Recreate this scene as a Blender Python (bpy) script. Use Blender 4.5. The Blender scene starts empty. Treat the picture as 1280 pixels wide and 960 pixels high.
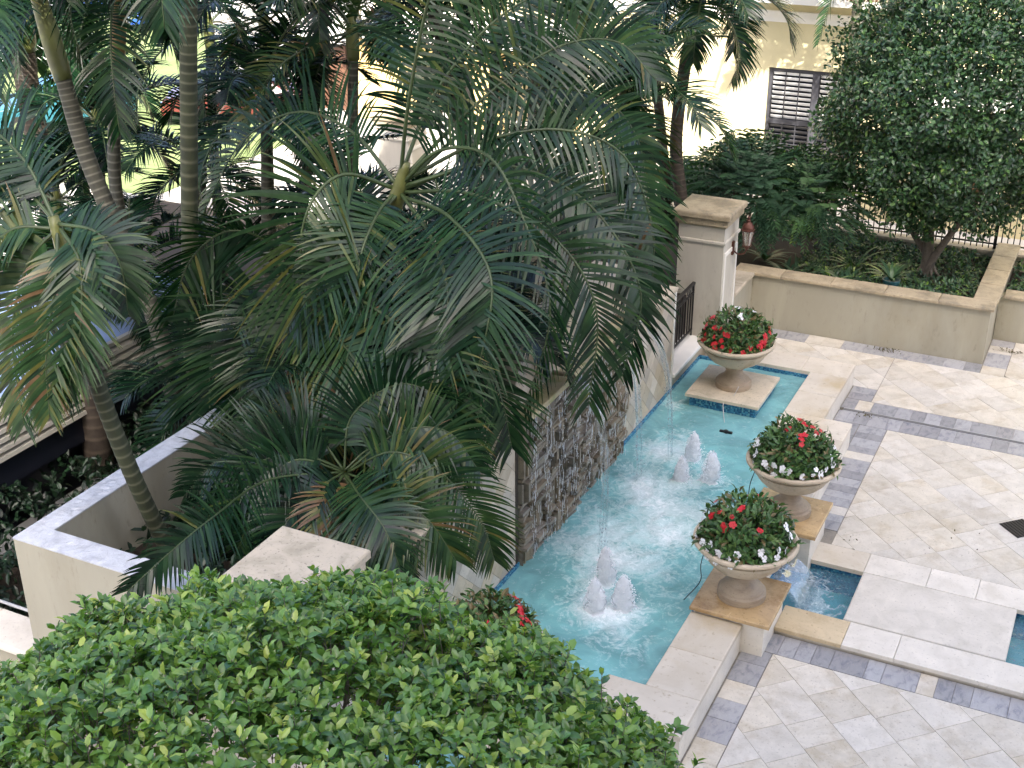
import bpy, bmesh, math, random
from mathutils import Vector, Matrix, noise
random.seed(7)
R = math.radians
scene = bpy.context.scene
# ------------------------------------------------------------------ camera, world, sun, exposure
CAM_F, CAM_P, CAM_R, CAM_Y, CAM_H = 1595.3, .44273, -.00525, -.45990, 9.5
fw = Vector((math.sin(CAM_Y)*math.cos(CAM_P), math.cos(CAM_Y)*math.cos(CAM_P), -math.sin(CAM_P)))
rt0 = Vector((math.cos(CAM_Y), -math.sin(CAM_Y), 0)); up0 = rt0.cross(fw)
rt = rt0*math.cos(CAM_R)+up0*math.sin(CAM_R); up = -rt0*math.sin(CAM_R)+up0*math.cos(CAM_R)
cam = bpy.data.objects.new('camera', bpy.data.cameras.new('camera'))
scene.collection.objects.link(cam)
m = Matrix((rt, up, -fw)).transposed().to_4x4(); m.translation = (0, 0, CAM_H)
cam.matrix_world = m
cam.data.sensor_width = 36; cam.data.lens = 36*CAM_F/1280
cam.data.clip_start = .1; cam.data.clip_end = 2000
scene.camera = cam
SUN_TO = Vector((.42, -.66, .78)).normalized()          # towards the sun
SUN_EL = math.asin(SUN_TO.z); SUN_AZ = math.atan2(SUN_TO.x, SUN_TO.y)
world = bpy.data.worlds.new('World'); scene.world = world; world.use_nodes = True
wn = world.node_tree.nodes; wl = world.node_tree.links
bg = wn['Background']; sky = wn.new('ShaderNodeTexSky'); sky.sky_type = 'NISHITA'; sky.sun_disc = False
sky.sun_elevation = SUN_EL; sky.sun_rotation = SUN_AZ
sky.air_density = .6; sky.dust_density = 5.0; sky.ozone_density = .8
wl.new(sky.outputs[0], bg.inputs[0]); bg.inputs[1].default_value = .15
sun = bpy.data.objects.new('sun', bpy.data.lights.new('sun', 'SUN'))
sun.data.energy = 4.0; sun.data.angle = R(.53); sun.data.color = (1, .95, .86)
sun.rotation_euler = SUN_TO.to_track_quat('Z', 'Y').to_euler(); sun.location = (10, -20, 40)
scene.collection.objects.link(sun)
scene.view_settings.view_transform = 'Standard'; scene.view_settings.look = 'None'
scene.view_settings.gamma = 1; scene.view_settings.exposure = 2.25
scene.view_settings.use_curve_mapping = False
scene.render.engine = 'CYCLES'

# ------------------------------------------------------------------ helpers
def at(u, v, Y):
    """point of the place seen at photo pixel (u, v), standing in the vertical plane y = Y"""
    d = rt*((u-640)/CAM_F) - up*((v-480)/CAM_F) + fw
    return Vector((0, 0, CAM_H)) + d*(Y/d.y)
def tag(o, label=None, cat=None, group=None, kind=None):
    if label: o['label'] = label
    if cat: o['category'] = cat
    if group: o['group'] = group
    if kind: o['kind'] = kind
    return o
def link(o): scene.collection.objects.link(o); return o
def empty(name, loc, label=None, cat=None, group=None, kind=None):
    o = bpy.data.objects.new(name, None); o.location = loc; o.empty_display_size = .2
    o['_'] = 0; del o['_']
    link(o); return tag(o, label, cat, group, kind)
def wloc(o):
    v = Vector(o.location)
    while o.parent: o = o.parent; v += Vector(o.location)
    return v
class MB:
    """collects faces in world coordinates, links them as one mesh object"""
    def __init__(s): s.v = []; s.f = []; s.t = []; s.cur = .5
    def add(s, vs, fs):
        k = len(s.v); s.v += [tuple(p) for p in vs]; s.t += [s.cur]*len(vs)
        s.f += [tuple(k+i for i in f) for f in fs]; return s
    def box(s, x0, x1, y0, y1, z0, z1):
        return s.add([(x0,y0,z0),(x1,y0,z0),(x1,y1,z0),(x0,y1,z0),(x0,y0,z1),(x1,y0,z1),(x1,y1,z1),(x0,y1,z1)],
                     [(0,3,2,1),(4,5,6,7),(0,1,5,4),(1,2,6,5),(2,3,7,6),(3,0,4,7)])
    def slab(s, x0, x1, y0, y1, z0, z1, b=.012):
        """box whose top edges are chamfered"""
        P = lambda i, z: [(x0+i,y0+i,z),(x1-i,y0+i,z),(x1-i,y1-i,z),(x0+i,y1-i,z)]
        b = min(b, (z1-z0)*.45, (x1-x0)*.3, (y1-y0)*.3)
        vs = P(0,z0)+P(0,z1-b)+P(b*.3,z1-b*.3)+P(b,z1)
        fs = [(3,2,1,0),(12,13,14,15)]
        for k in range(3):
            for i in range(4):
                j = (i+1) % 4; fs.append((4*k+i,4*k+j,4*k+4+j,4*k+4+i))
        return s.add(vs, fs)
    def obox(s, c, ax, ay, az):
        """oriented box: centre and three half vectors"""
        c, ax, ay, az = map(Vector, (c, ax, ay, az))
        vs = [c+ax*i+ay*j+az*k for k in (-1,1) for i, j in ((-1,-1),(1,-1),(1,1),(-1,1))]
        return s.add(vs, [(0,3,2,1),(4,5,6,7),(0,1,5,4),(1,2,6,5),(2,3,7,6),(3,0,4,7)])
    def prism(s, poly, dn, up_, frame, inset=.004):
        """poly (2d, ccw) extruded between dn and up_ along frame normal; frame = (origin, u, v, n)"""
        o, u, v, n = frame; N = len(poly)
        cx = sum(p[0] for p in poly)/N; cy = sum(p[1] for p in poly)/N
        def P(p, h, q):
            dx, dy = p[0]-cx, p[1]-cy; L = math.hypot(dx, dy) or 1; k = max(.5, 1-q/L)
            return o+u*(cx+dx*k)+v*(cy+dy*k)+n*h
        vs = [P(p, dn, 0) for p in poly]+[P(p, up_-inset*.7, 0) for p in poly]+[P(p, up_, inset) for p in poly]
        fs = [tuple(range(2*N, 3*N))]
        for k in (0, 1):
            for i in range(N):
                j = (i+1) % N; fs.append((k*N+i, k*N+j, k*N+N+j, k*N+N+i))
        return s.add(vs, fs)
    def tube(s, pts, rad, n=8, cap=True):
        pts = [Vector(p) for p in pts]
        if not hasattr(rad, '__len__'): rad = [rad]*len(pts)
        a = None; vs = []; fs = []
        for i, p in enumerate(pts):
            t = (pts[min(i+1, len(pts)-1)]-pts[max(i-1, 0)]).normalized()
            if a is None: a = t.orthogonal().normalized()
            a = (a-t*a.dot(t)).normalized(); b = t.cross(a)
            for k in range(n):
                q = 2*math.pi*k/n; vs.append(p+(a*math.cos(q)+b*math.sin(q))*rad[i])
        for i in range(len(pts)-1):
            for k in range(n):
                j = (k+1) % n; fs.append((i*n+k, i*n+j, i*n+n+j, i*n+n+k))
        if cap: fs += [tuple(reversed(range(n))), tuple(range((len(pts)-1)*n, len(pts)*n))]
        return s.add(vs, fs)
    def lathe(s, prof, c, n=40, wob=0):
        vs = []; fs = []
        for i, (r, z) in enumerate(prof):
            for k in range(n):
                q = 2*math.pi*k/n; rr = r*(1+wob*noise.noise(Vector((math.cos(q)*3, math.sin(q)*3, z*9))))
                vs.append((c[0]+rr*math.cos(q), c[1]+rr*math.sin(q), c[2]+z))
        for i in range(len(prof)-1):
            for k in range(n):
                j = (k+1) % n; fs.append((i*n+k, i*n+j, i*n+n+j, i*n+n+k))
        fs.append(tuple(range((len(prof)-1)*n, len(prof)*n)))
        return s.add(vs, fs)
    def build(s, name, mat, parent=None, smooth=False, base=None, bevel=0, tint=False, sharp=0):
        me = bpy.data.meshes.new(name)
        if parent is not None: o0 = wloc(parent)
        elif base is not None: o0 = Vector(base)
        else:
            xs = [v[0] for v in s.v]; ys = [v[1] for v in s.v]; zs = [v[2] for v in s.v]
            o0 = Vector(((min(xs)+max(xs))/2, (min(ys)+max(ys))/2, min(zs)))
        ox, oy, oz = o0
        me.from_pydata([(x-ox, y-oy, z-oz) for x, y, z in s.v], [], s.f)
        if tint:
            a = me.attributes.new('tint', 'FLOAT', 'POINT'); a.data.foreach_set('value', s.t)
        me.materials.append(mat)
        if smooth:
            me.polygons.foreach_set('use_smooth', [True]*len(me.polygons))
            if sharp: me.set_sharp_from_angle(angle=R(sharp))
        me.update()
        o = link(bpy.data.objects.new(name, me))
        if parent is not None: o.parent = parent
        else: o.location = o0
        if bevel:
            b = o.modifiers.new('b', 'BEVEL'); b.width = bevel; b.segments = 2; b.limit_method = 'ANGLE'
        return o
def clip(poly, a, b, c):
    """keep a*x+b*y<=c"""
    out = []
    for i in range(len(poly)):
        p, q = poly[i], poly[(i+1) % len(poly)]
        dp, dq = a*p[0]+b*p[1]-c, a*q[0]+b*q[1]-c
        if dp <= 0: out.append(p)
        if (dp < 0 < dq) or (dq < 0 < dp):
            t = dp/(dp-dq); out.append((p[0]+(q[0]-p[0])*t, p[1]+(q[1]-p[1])*t))
    return out
def cliprect(poly, x0, x1, y0, y1):
    for a, b, c in ((-1,0,-x0),(1,0,x1),(0,-1,-y0),(0,1,y1)):
        if len(poly) < 3: return []
        poly = clip(poly, a, b, c)
    return poly
def area(p): return abs(sum(p[i][0]*p[(i+1)%len(p)][1]-p[(i+1)%len(p)][0]*p[i][1] for i in range(len(p))))/2
def sph(rn):
    z = rn.uniform(-1, 1); a = rn.uniform(0, 6.2832); r = (1-z*z)**.5; return Vector((r*math.cos(a), r*math.sin(a), z))
def spline(P, n):
    P = [Vector(p) for p in P]; P = [P[0]*2-P[1]]+P+[P[-1]*2-P[-2]]; out = []
    m_ = len(P)-3
    for i in range(n+1):
        t = i/n*m_; k = min(int(t), m_-1); t -= k; a, b, c, d = P[k:k+4]
        out.append(.5*((2*b)+(c-a)*t+(2*a-5*b+4*c-d)*t*t+(3*b-a-3*c+d)*t**3))
    return out

# ------------------------------------------------------------------ materials
def nmat(name):
    m_ = bpy.data.materials.new(name); m_.use_nodes = True
    nt = m_.node_tree; return m_, nt, nt.nodes['Principled BSDF'], nt.links
def nd(nt, typ, **kw):
    n = nt.nodes.new(typ)
    for k, v in kw.items():
        if k.startswith('i_'):
            key = k[2:].replace('_', ' ')
            n.inputs[int(key) if key.isdigit() else key].default_value = v
        else: setattr(n, k, v)
    return n
def ramp(nt, stops):
    r = nt.nodes.new('ShaderNodeValToRGB'); e = r.color_ramp.elements
    while len(e) < len(stops): e.new(.5)
    for i, (p, c) in enumerate(stops):
        e[i].position = p; e[i].color = (*c, 1) if len(c) == 3 else c
    return r
def coords(nt, L, rnd=True):
    tc = nd(nt, 'ShaderNodeTexCoord')
    if not rnd: return tc.outputs['Object']
    oi = nd(nt, 'ShaderNodeObjectInfo'); mu = nd(nt, 'ShaderNodeMath', operation='MULTIPLY', i_1=37.)
    L.new(oi.outputs['Random'], mu.inputs[0])
    ad = nd(nt, 'ShaderNodeVectorMath', operation='ADD'); L.new(tc.outputs['Object'], ad.inputs[0]); L.new(mu.outputs[0], ad.inputs[1])
    return ad.outputs[0]
def stone(name, c1, c2, c3, scale=3, rough=.6, bump=.25, vary=.12, pits=0, rnd=True, stretch=None, stain=None, hue=0):
    """c1 main, c2 veins/clouds, c3 small dark marks; vary = value change from piece to piece"""
    m_, nt, P, L = nmat(name); v = coords(nt, L, rnd)
    if stretch:
        mp = nd(nt, 'ShaderNodeMapping'); mp.inputs['Scale'].default_value = stretch; L.new(v, mp.inputs[0]); v = mp.outputs[0]
    n1 = nd(nt, 'ShaderNodeTexNoise', i_Scale=scale, i_Detail=7., i_Roughness=.62, i_Distortion=.6); L.new(v, n1.inputs['Vector'])
    r1 = ramp(nt, [(.32, c2), (.5, c1), (.7, tuple(min(1, x*1.12) for x in c1))]); L.new(n1.outputs[0], r1.inputs[0])
    n2 = nd(nt, 'ShaderNodeTexNoise', i_Scale=scale*9, i_Detail=5., i_Roughness=.7); L.new(v, n2.inputs['Vector'])
    r2 = ramp(nt, [(.3, (1,1,1)), (.42, (0,0,0))]); L.new(n2.outputs[0], r2.inputs[0])
    mx = nd(nt, 'ShaderNodeMixRGB', i_Color2=(*c3, 1)); L.new(r2.outputs[0], mx.inputs[0]); L.new(r1.outputs[0], mx.inputs[1])
    col = mx.outputs[0]
    if stain:
        n4 = nd(nt, 'ShaderNodeTexNoise', i_Scale=stain[1], i_Detail=6., i_Roughness=.65); L.new(v, n4.inputs['Vector'])
        r4 = ramp(nt, [(stain[2], (0,0,0)), (stain[2]+.14, (1,1,1))]); L.new(n4.outputs[0], r4.inputs[0])
        m4 = nd(nt, 'ShaderNodeMixRGB', blend_type='MULTIPLY', i_Color2=(*stain[0], 1)); L.new(r4.outputs[0], m4.inputs[0]); L.new(col, m4.inputs[1]); col = m4.outputs[0]
    if vary:
        oi = nd(nt, 'ShaderNodeObjectInfo'); mr = nd(nt, 'ShaderNodeMapRange', i_3=1-vary, i_4=1+vary*.6); L.new(oi.outputs['Random'], mr.inputs[0])
        hs = nd(nt, 'ShaderNodeHueSaturation'); L.new(mr.outputs[0], hs.inputs['Value']); L.new(col, hs.inputs['Color'])
        if hue:
            mu = nd(nt, 'ShaderNodeMath', operation='MULTIPLY', i_1=17.3); fr = nd(nt, 'ShaderNodeMath', operation='FRACT')
            L.new(oi.outputs['Random'], mu.inputs[0]); L.new(mu.outputs[0], fr.inputs[0])
            ms = nd(nt, 'ShaderNodeMapRange', i_3=1-hue, i_4=1+hue); L.new(fr.outputs[0], ms.inputs[0]); L.new(ms.outputs[0], hs.inputs['Saturation'])
        col = hs.outputs[0]
    L.new(col, P.inputs['Base Color'])
    rr = nd(nt, 'ShaderNodeMapRange', i_3=rough-.12, i_4=rough+.15); L.new(n1.outputs[0], rr.inputs[0]); L.new(rr.outputs[0], P.inputs['Roughness'])
    ad = nd(nt, 'ShaderNodeMath', operation='ADD'); L.new(n1.outputs[0], ad.inputs[0]); L.new(n2.outputs[0], ad.inputs[1])
    b = nd(nt, 'ShaderNodeBump', i_Strength=bump, i_Distance=.01); L.new(ad.outputs[0], b.inputs['Height']); L.new(b.outputs[0], P.inputs['Normal'])
    return m_
def plain(name, c, rough=.5, metal=0, coat=0, nscale=0, namt=.15):
    m_, nt, P, L = nmat(name)
    P.inputs['Base Color'].default_value = (*c, 1); P.inputs['Roughness'].default_value = rough; P.inputs['Metallic'].default_value = metal
    P.inputs['Coat Weight'].default_value = coat
    if nscale:
        n = nd(nt, 'ShaderNodeTexNoise', i_Scale=nscale, i_Detail=5.); L.new(coords(nt, L), n.inputs['Vector'])
        r = ramp(nt, [(.3, tuple(x*(1-namt) for x in c)), (.7, tuple(min(1, x*(1+namt)) for x in c))]); L.new(n.outputs[0], r.inputs[0]); L.new(r.outputs[0], P.inputs['Base Color'])
        b = nd(nt, 'ShaderNodeBump', i_Strength=.2, i_Distance=.005); L.new(n.outputs[0], b.inputs['Height']); L.new(b.outputs[0], P.inputs['Normal'])
    return m_
def leafmat(name, stops, rough=.35, trans=.25, spec=.5, tcol=None):
    """leaf colour from the per-vertex attribute tint (0 old and dark, 1 young or yellowed)"""
    m_, nt, P, L = nmat(name)
    a = nd(nt, 'ShaderNodeAttribute', attribute_name='tint'); r = ramp(nt, stops); L.new(a.outputs['Fac'], r.inputs[0])
    n = nd(nt, 'ShaderNodeTexNoise', i_Scale=6., i_Detail=3.); L.new(coords(nt, L, False), n.inputs['Vector'])
    mr = nd(nt, 'ShaderNodeMapRange', i_1=.3, i_2=.7, i_3=.72, i_4=1.28); L.new(n.outputs[0], mr.inputs[0])
    hs = nd(nt, 'ShaderNodeHueSaturation'); L.new(mr.outputs[0], hs.inputs['Value']); L.new(r.outputs[0], hs.inputs['Color'])
    L.new(hs.outputs[0], P.inputs['Base Color'])
    P.inputs['Roughness'].default_value = rough; P.inputs['Specular IOR Level'].default_value = spec
    t = nd(nt, 'ShaderNodeBsdfTranslucent'); g = nd(nt, 'ShaderNodeMixRGB', blend_type='MULTIPLY', i_0=1., i_Color2=(1.1, 1.3, .5, 1)); L.new(hs.outputs[0], g.inputs[1]); L.new(g.outputs[0], t.inputs[0])
    mx = nd(nt, 'ShaderNodeMixShader', i_0=trans); L.new(P.outputs[0], mx.inputs[1]); L.new(t.outputs[0], mx.inputs[2])
    L.new(mx.outputs[0], nt.nodes['Material Output'].inputs[0])
    return m_

M = {}
M['travertine'] = stone('travertine', (.60,.552,.465), (.53,.485,.40), (.33,.295,.24), 4., .5, .3, .09, hue=.2, stain=((.86,.83,.78), 3.0, .50))
M['travertine_coping'] = stone('travertine_coping', (.60,.54,.44), (.54,.475,.37), (.42,.35,.24), 1.6, .5, .15, .07, stain=((.86,.78,.62), .9, .55))
M['travertine_pale'] = stone('travertine_pale', (.68,.63,.54), (.60,.55,.46), (.45,.41,.34), 3., .5, .18, .05)
M['wet_travertine'] = stone('wet_travertine', (.50,.35,.18), (.36,.25,.13), (.24,.17,.09), 3., .22, .15, .08, stain=((.66,.60,.52), 2., .5))
M['bridge_slab'] = stone('bridge_slab', (.60,.555,.475), (.53,.49,.41), (.40,.36,.30), 3.5, .5, .18, .05)
M['damp_curb'] = stone('damp_curb', (.60,.48,.30), (.50,.38,.22), (.36,.27,.16), 3., .35, .15, .05)
M['weathered_cap'] = stone('weathered_cap', (.40,.33,.22), (.27,.23,.16), (.15,.13,.10), 3.2, .7, .4, .1, stain=((.6,.6,.58), 1.4, .5))
M['cap_light'] = stone('cap_light', (.52,.45,.34), (.38,.33,.24), (.18,.16,.13), 3.2, .65, .3, .08)
M['blue_paver'] = stone('blue_paver', (.34,.335,.335), (.20,.205,.225), (.48,.44,.38), 7., .45, .3, .22, hue=.6, stretch=(1.6,.8,1))
M['mortar'] = stone('mortar', (.26,.235,.195), (.16,.15,.13), (.1,.09,.08), 9, .9, .3, 0)
M['stucco'] = stone('stucco', (.365,.345,.27), (.34,.32,.248), (.31,.29,.225), 1.1, .85, .35, 0, rnd=False, stain=((.9,.88,.84), .8, .50), stretch=(1,1,.35))
M['stucco_white'] = stone('stucco_white', (.50,.47,.40), (.45,.42,.36), (.40,.37,.31), 1.5, .8, .25, 0, rnd=False, stretch=(1,1,.35), stain=((.86,.84,.8), 1.2, .5))
M['rough_plaster'] = stone('rough_plaster', (.52,.54,.575), (.38,.395,.43), (.26,.27,.29), 7, .8, .9, 0, rnd=False, stretch=(1,1,1))
M['facade'] = stone('facade', (.54,.48,.29), (.50,.445,.27), (.55,.49,.33), .8, .85, .2, 0, rnd=False)
M['facade_gold'] = stone('facade_gold', (.62,.46,.20), (.58,.42,.18), (.52,.38,.16), .8, .85, .2, 0, rnd=False)
M['white_trim'] = plain('white_trim', (.72,.70,.64), .6, nscale=4, namt=.06)
M['relief'] = stone('relief', (.25,.21,.155), (.12,.10,.072), (.05,.04,.032), 7, .35, .6, .35, hue=.3)
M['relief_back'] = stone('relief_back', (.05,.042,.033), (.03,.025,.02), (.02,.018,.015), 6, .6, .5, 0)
M['mossy'] = stone('mossy', (.40,.34,.20), (.22,.24,.08), (.12,.12,.05), 3.5, .4, .4, .1)
M['urn'] = stone('urn', (.50,.42,.31), (.37,.30,.21), (.24,.19,.13), 2.6, .75, .35, 0, rnd=True, stain=((.72,.68,.6), 2., .55))
M['urn_base'] = stone('urn_base', (.34,.27,.19), (.26,.20,.14), (.16,.13,.09), 4, .55, .35, 0, stretch=(1,1,3))
M['iron'] = plain('iron', (.012,.012,.014), .38, .3)
M['copper'] = plain('copper', (.11,.045,.032), .45, .6, nscale=20, namt=.3)
M['soil'] = stone('soil', (.035,.026,.018), (.018,.013,.009), (.07,.055,.04), 9, .95, .9, 0)
M['concrete'] = stone('concrete', (.42,.40,.36), (.34,.32,.29), (.26,.25,.23), .5, .85, .2, 0)
M['asphalt'] = stone('asphalt', (.16,.16,.165), (.12,.12,.125), (.08,.08,.08), 1.5, .85, .4, 0)
M['lawn'] = stone('lawn', (.13,.17,.06), (.10,.14,.04), (.07,.10,.03), 1.4, .9, .8, 0)
M['dark_wood'] = plain('dark_wood', (.05,.05,.058), .4, nscale=8)
M['slat_white'] = plain('slat_white', (.78,.78,.78), .5)
M['dark_glass'] = plain('dark_glass', (.015,.018,.022), .08)
M['wood'] = plain('wood', (.10,.05,.03), .5, nscale=6, namt=.3)
M['ribbed'] = plain('ribbed', (.46,.44,.38), .45, .1, nscale=5, namt=.06)
M['roof_sky_tint'] = plain('roof_sky_tint', (.30,.40,.62), .22, nscale=1.5, namt=.05)  # blue sky reflection put into the roof's base colour
M['navy'] = plain('navy', (.012,.014,.024), .35)
M['black_rubber'] = plain('black_rubber', (.01,.01,.01), .6)
M['chrome'] = plain('chrome', (.6,.6,.6), .15, 1)
M['pot'] = plain('pot', (.04,.13,.15), .3)
M['pipe'] = plain('pipe', (.45,.45,.45), .4, .2)
M['bark'] = stone('bark', (.17,.14,.11), (.10,.085,.065), (.05,.04,.03), 12, .9, .9, 0, rnd=False)
M['litter'] = plain('litter', (.10,.085,.03), .7, nscale=30, namt=.6)

def palmtrunk(name, c1, c2, cring):
    m_, nt, P, L = nmat(name); v = coords(nt, L, False)
    n = nd(nt, 'ShaderNodeTexNoise', i_Scale=5., i_Detail=6.); L.new(v, n.inputs['Vector'])
    r = ramp(nt, [(.35, c2), (.65, c1)]); L.new(n.outputs[0], r.inputs[0])
    a = nd(nt, 'ShaderNodeAttribute', attribute_name='tint')
    mx = nd(nt, 'ShaderNodeMixRGB', i_Color2=(*cring, 1)); L.new(a.outputs['Fac'], mx.inputs[0]); L.new(r.outputs[0], mx.inputs[1])
    L.new(mx.outputs[0], P.inputs['Base Color']); P.inputs['Roughness'].default_value = .75
    n2 = nd(nt, 'ShaderNodeTexNoise', i_Scale=40., i_Detail=4.); L.new(v, n2.inputs['Vector'])
    b = nd(nt, 'ShaderNodeBump', i_Strength=.5, i_Distance=.01); L.new(n2.outputs[0], b.inputs['Height']); L.new(b.outputs[0], P.inputs['Normal'])
    return m_
M['trunk_green'] = palmtrunk('trunk_green', (.040,.047,.020), (.022,.027,.012), (.12,.12,.075))
M['trunk_grey'] = palmtrunk('trunk_grey', (.062,.060,.040), (.034,.033,.022), (.15,.145,.11))
M['trunk_brown'] = palmtrunk('trunk_brown', (.055,.042,.03), (.03,.022,.016), (.09,.07,.05))
M['crownshaft'] = plain('crownshaft', (.11,.12,.035), .4, nscale=3, namt=.35)
M['crownshaft_orange'] = plain('crownshaft_orange', (.17,.10,.03), .45, nscale=4, namt=.5)
M['rachis'] = plain('rachis', (.045,.07,.025), .4, nscale=3, namt=.3)
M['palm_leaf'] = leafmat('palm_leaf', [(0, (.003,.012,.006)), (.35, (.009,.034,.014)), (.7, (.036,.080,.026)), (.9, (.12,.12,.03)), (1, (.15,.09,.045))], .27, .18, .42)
M['hedge_leaf'] = leafmat('hedge_leaf', [(0, (.035,.10,.03)), (.35, (.10,.21,.05)), (.65, (.19,.33,.065)), (1, (.42,.50,.10))], .24, .25, .6)
M['ficus_leaf'] = leafmat('ficus_leaf', [(0, (.015,.044,.018)), (.5, (.045,.105,.038)), (.85, (.09,.18,.05)), (1, (.20,.31,.07))], .30, .15, .6)
M['shrub_leaf'] = leafmat('shrub_leaf', [(0, (.018,.05,.03)), (.6, (.045,.105,.055)), (.9, (.10,.20,.06)), (1, (.20,.32,.06))], .4, .2)
M['urn_leaf'] = leafmat('urn_leaf', [(0, (.03,.075,.022)), (.6, (.075,.16,.045)), (.9, (.14,.22,.06)), (1, (.18,.09,.05))], .4, .2)
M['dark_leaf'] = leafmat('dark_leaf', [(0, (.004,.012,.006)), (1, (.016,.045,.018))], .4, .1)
M['red_petal'] = plain('red_petal', (.50,.012,.02), .5)
M['white_petal'] = plain('white_petal', (.80,.80,.80), .5)

def mosaic():
    m_, nt, P, L = nmat('mosaic'); v = coords(nt, L, False)
    vo = nd(nt, 'ShaderNodeTexVoronoi', i_Scale=38., i_Randomness=.15); L.new(v, vo.inputs['Vector'])
    r = ramp(nt, [(.0, (.015,.07,.16)), (.5, (.03,.14,.27)), (.8, (.05,.22,.34)), (1, (.12,.30,.36))])
    sp = nd(nt, 'ShaderNodeSeparateColor'); L.new(vo.outputs['Color'], sp.inputs[0]); L.new(sp.outputs[0], r.inputs[0])
    L.new(r.outputs[0], P.inputs['Base Color']); P.inputs['Roughness'].default_value = .18
    b = nd(nt, 'ShaderNodeBump', i_Strength=.4, i_Distance=.004); L.new(vo.outputs['Distance'], b.inputs['Height']); L.new(b.outputs[0], P.inputs['Normal'])
    return m_
M['mosaic'] = mosaic()
M['pool_plaster'] = stone('pool_plaster', (.22,.56,.52), (.13,.42,.40), (.11,.33,.33), 1.5, .6, .2, 0, rnd=False)
def watermat(name, body, tint, k_body, fscale=2.4):
    m_, nt, P, L = nmat(name); nt.nodes.remove(P); out = nt.nodes['Material Output']
    v = coords(nt, L, False)
    tr = nd(nt, 'ShaderNodeBsdfTransparent'); tr.inputs[0].default_value = (*tint, 1)
    n0 = nd(nt, 'ShaderNodeTexNoise', i_Scale=1.6, i_Detail=5., i_Distortion=1.2); L.new(v, n0.inputs['Vector'])
    r0 = ramp(nt, [(.35, tuple(x*.8 for x in body)), (.65, tuple(min(1, x*1.2) for x in body))]); L.new(n0.outputs[0], r0.inputs[0])
    df = nd(nt, 'ShaderNodeBsdfDiffuse'); L.new(r0.outputs[0], df.inputs[0])
    m1 = nd(nt, 'ShaderNodeMixShader', i_0=k_body); L.new(tr.outputs[0], m1.inputs[1]); L.new(df.outputs[0], m1.inputs[2])
    # ripples
    nb = nd(nt, 'ShaderNodeTexNoise', i_Scale=9., i_Detail=5., i_Distortion=1.5); L.new(v, nb.inputs['Vector'])
    b = nd(nt, 'ShaderNodeBump', i_Strength=.45, i_Distance=.03); L.new(nb.outputs[0], b.inputs['Height'])
    gl = nd(nt, 'ShaderNodeBsdfGlossy', i_Roughness=.04); L.new(b.outputs[0], gl.inputs['Normal'])
    fr = nd(nt, 'ShaderNodeFresnel', i_IOR=1.36); L.new(b.outputs[0], fr.inputs['Normal'])
    m2 = nd(nt, 'ShaderNodeMixShader'); L.new(fr.outputs[0], m2.inputs[0]); L.new(m1.outputs[0], m2.inputs[1]); L.new(gl.outputs[0], m2.inputs[2])
    # foam carried by the surface: lacy where the attribute says the water is churned
    a = nd(nt, 'ShaderNodeAttribute', attribute_name='tint')
    nf = nd(nt, 'ShaderNodeTexNoise', i_Scale=fscale, i_Detail=5., i_Roughness=.6, i_Distortion=1.6); L.new(v, nf.inputs['Vector'])
    s1 = nd(nt, 'ShaderNodeMath', operation='SUBTRACT', i_1=.5); L.new(nf.outputs[0], s1.inputs[0])
    s2 = nd(nt, 'ShaderNodeMath', operation='ABSOLUTE'); L.new(s1.outputs[0], s2.inputs[0])
    s3 = nd(nt, 'ShaderNodeMath', operation='MULTIPLY', i_1=5.6); L.new(s2.outputs[0], s3.inputs[0])     # 0 on the noise's mid-lines = foam threads
    nf2 = nd(nt, 'ShaderNodeTexNoise', i_Scale=fscale*5, i_Detail=6., i_Roughness=.75, i_Distortion=1.); L.new(v, nf2.inputs['Vector'])
    s5 = nd(nt, 'ShaderNodeMath', operation='MULTIPLY_ADD', i_1=1.9, i_2=-.80); L.new(nf2.outputs[0], s5.inputs[0])
    s6 = nd(nt, 'ShaderNodeMath', operation='ADD'); L.new(s3.outputs[0], s6.inputs[0]); L.new(s5.outputs[0], s6.inputs[1])
    s4 = nd(nt, 'ShaderNodeMath', operation='SUBTRACT'); L.new(a.outputs['Fac'], s4.inputs[0]); L.new(s6.outputs[0], s4.inputs[1])
    th = nd(nt, 'ShaderNodeMapRange', i_1=-.05, i_2=.7, i_3=0., i_4=.55, clamp=True); L.new(s4.outputs[0], th.inputs[0])      # threads
    z1 = nd(nt, 'ShaderNodeMath', operation='MULTIPLY_ADD', i_1=1.1, i_2=-.55); L.new(nf2.outputs[0], z1.inputs[0])
    z2 = nd(nt, 'ShaderNodeMath', operation='ADD'); L.new(z1.outputs[0], z2.inputs[0]); L.new(a.outputs['Fac'], z2.inputs[1])
    zz = nd(nt, 'ShaderNodeMapRange', i_1=.50, i_2=.95, i_3=0., i_4=.92, clamp=True); L.new(z2.outputs[0], zz.inputs[0])           # churned patches
    mr = nd(nt, 'ShaderNodeMath', operation='MAXIMUM'); L.new(th.outputs[0], mr.inputs[0]); L.new(zz.outputs[0], mr.inputs[1])
    fo = nd(nt, 'ShaderNodeBsdfDiffuse'); fo.inputs[0].default_value = (.82,.87,.88,1)
    m3 = nd(nt, 'ShaderNodeMixShader'); L.new(mr.outputs[0], m3.inputs[0]); L.new(m2.outputs[0], m3.inputs[1]); L.new(fo.outputs[0], m3.inputs[2])
    L.new(m3.outputs[0], out.inputs[0]); return m_
M['water'] = watermat('water', (.29,.62,.63), (.60,.90,.90), .58)
M['basin_water'] = watermat('basin_water', (.16,.34,.44), (.55,.80,.85), .35)
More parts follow.
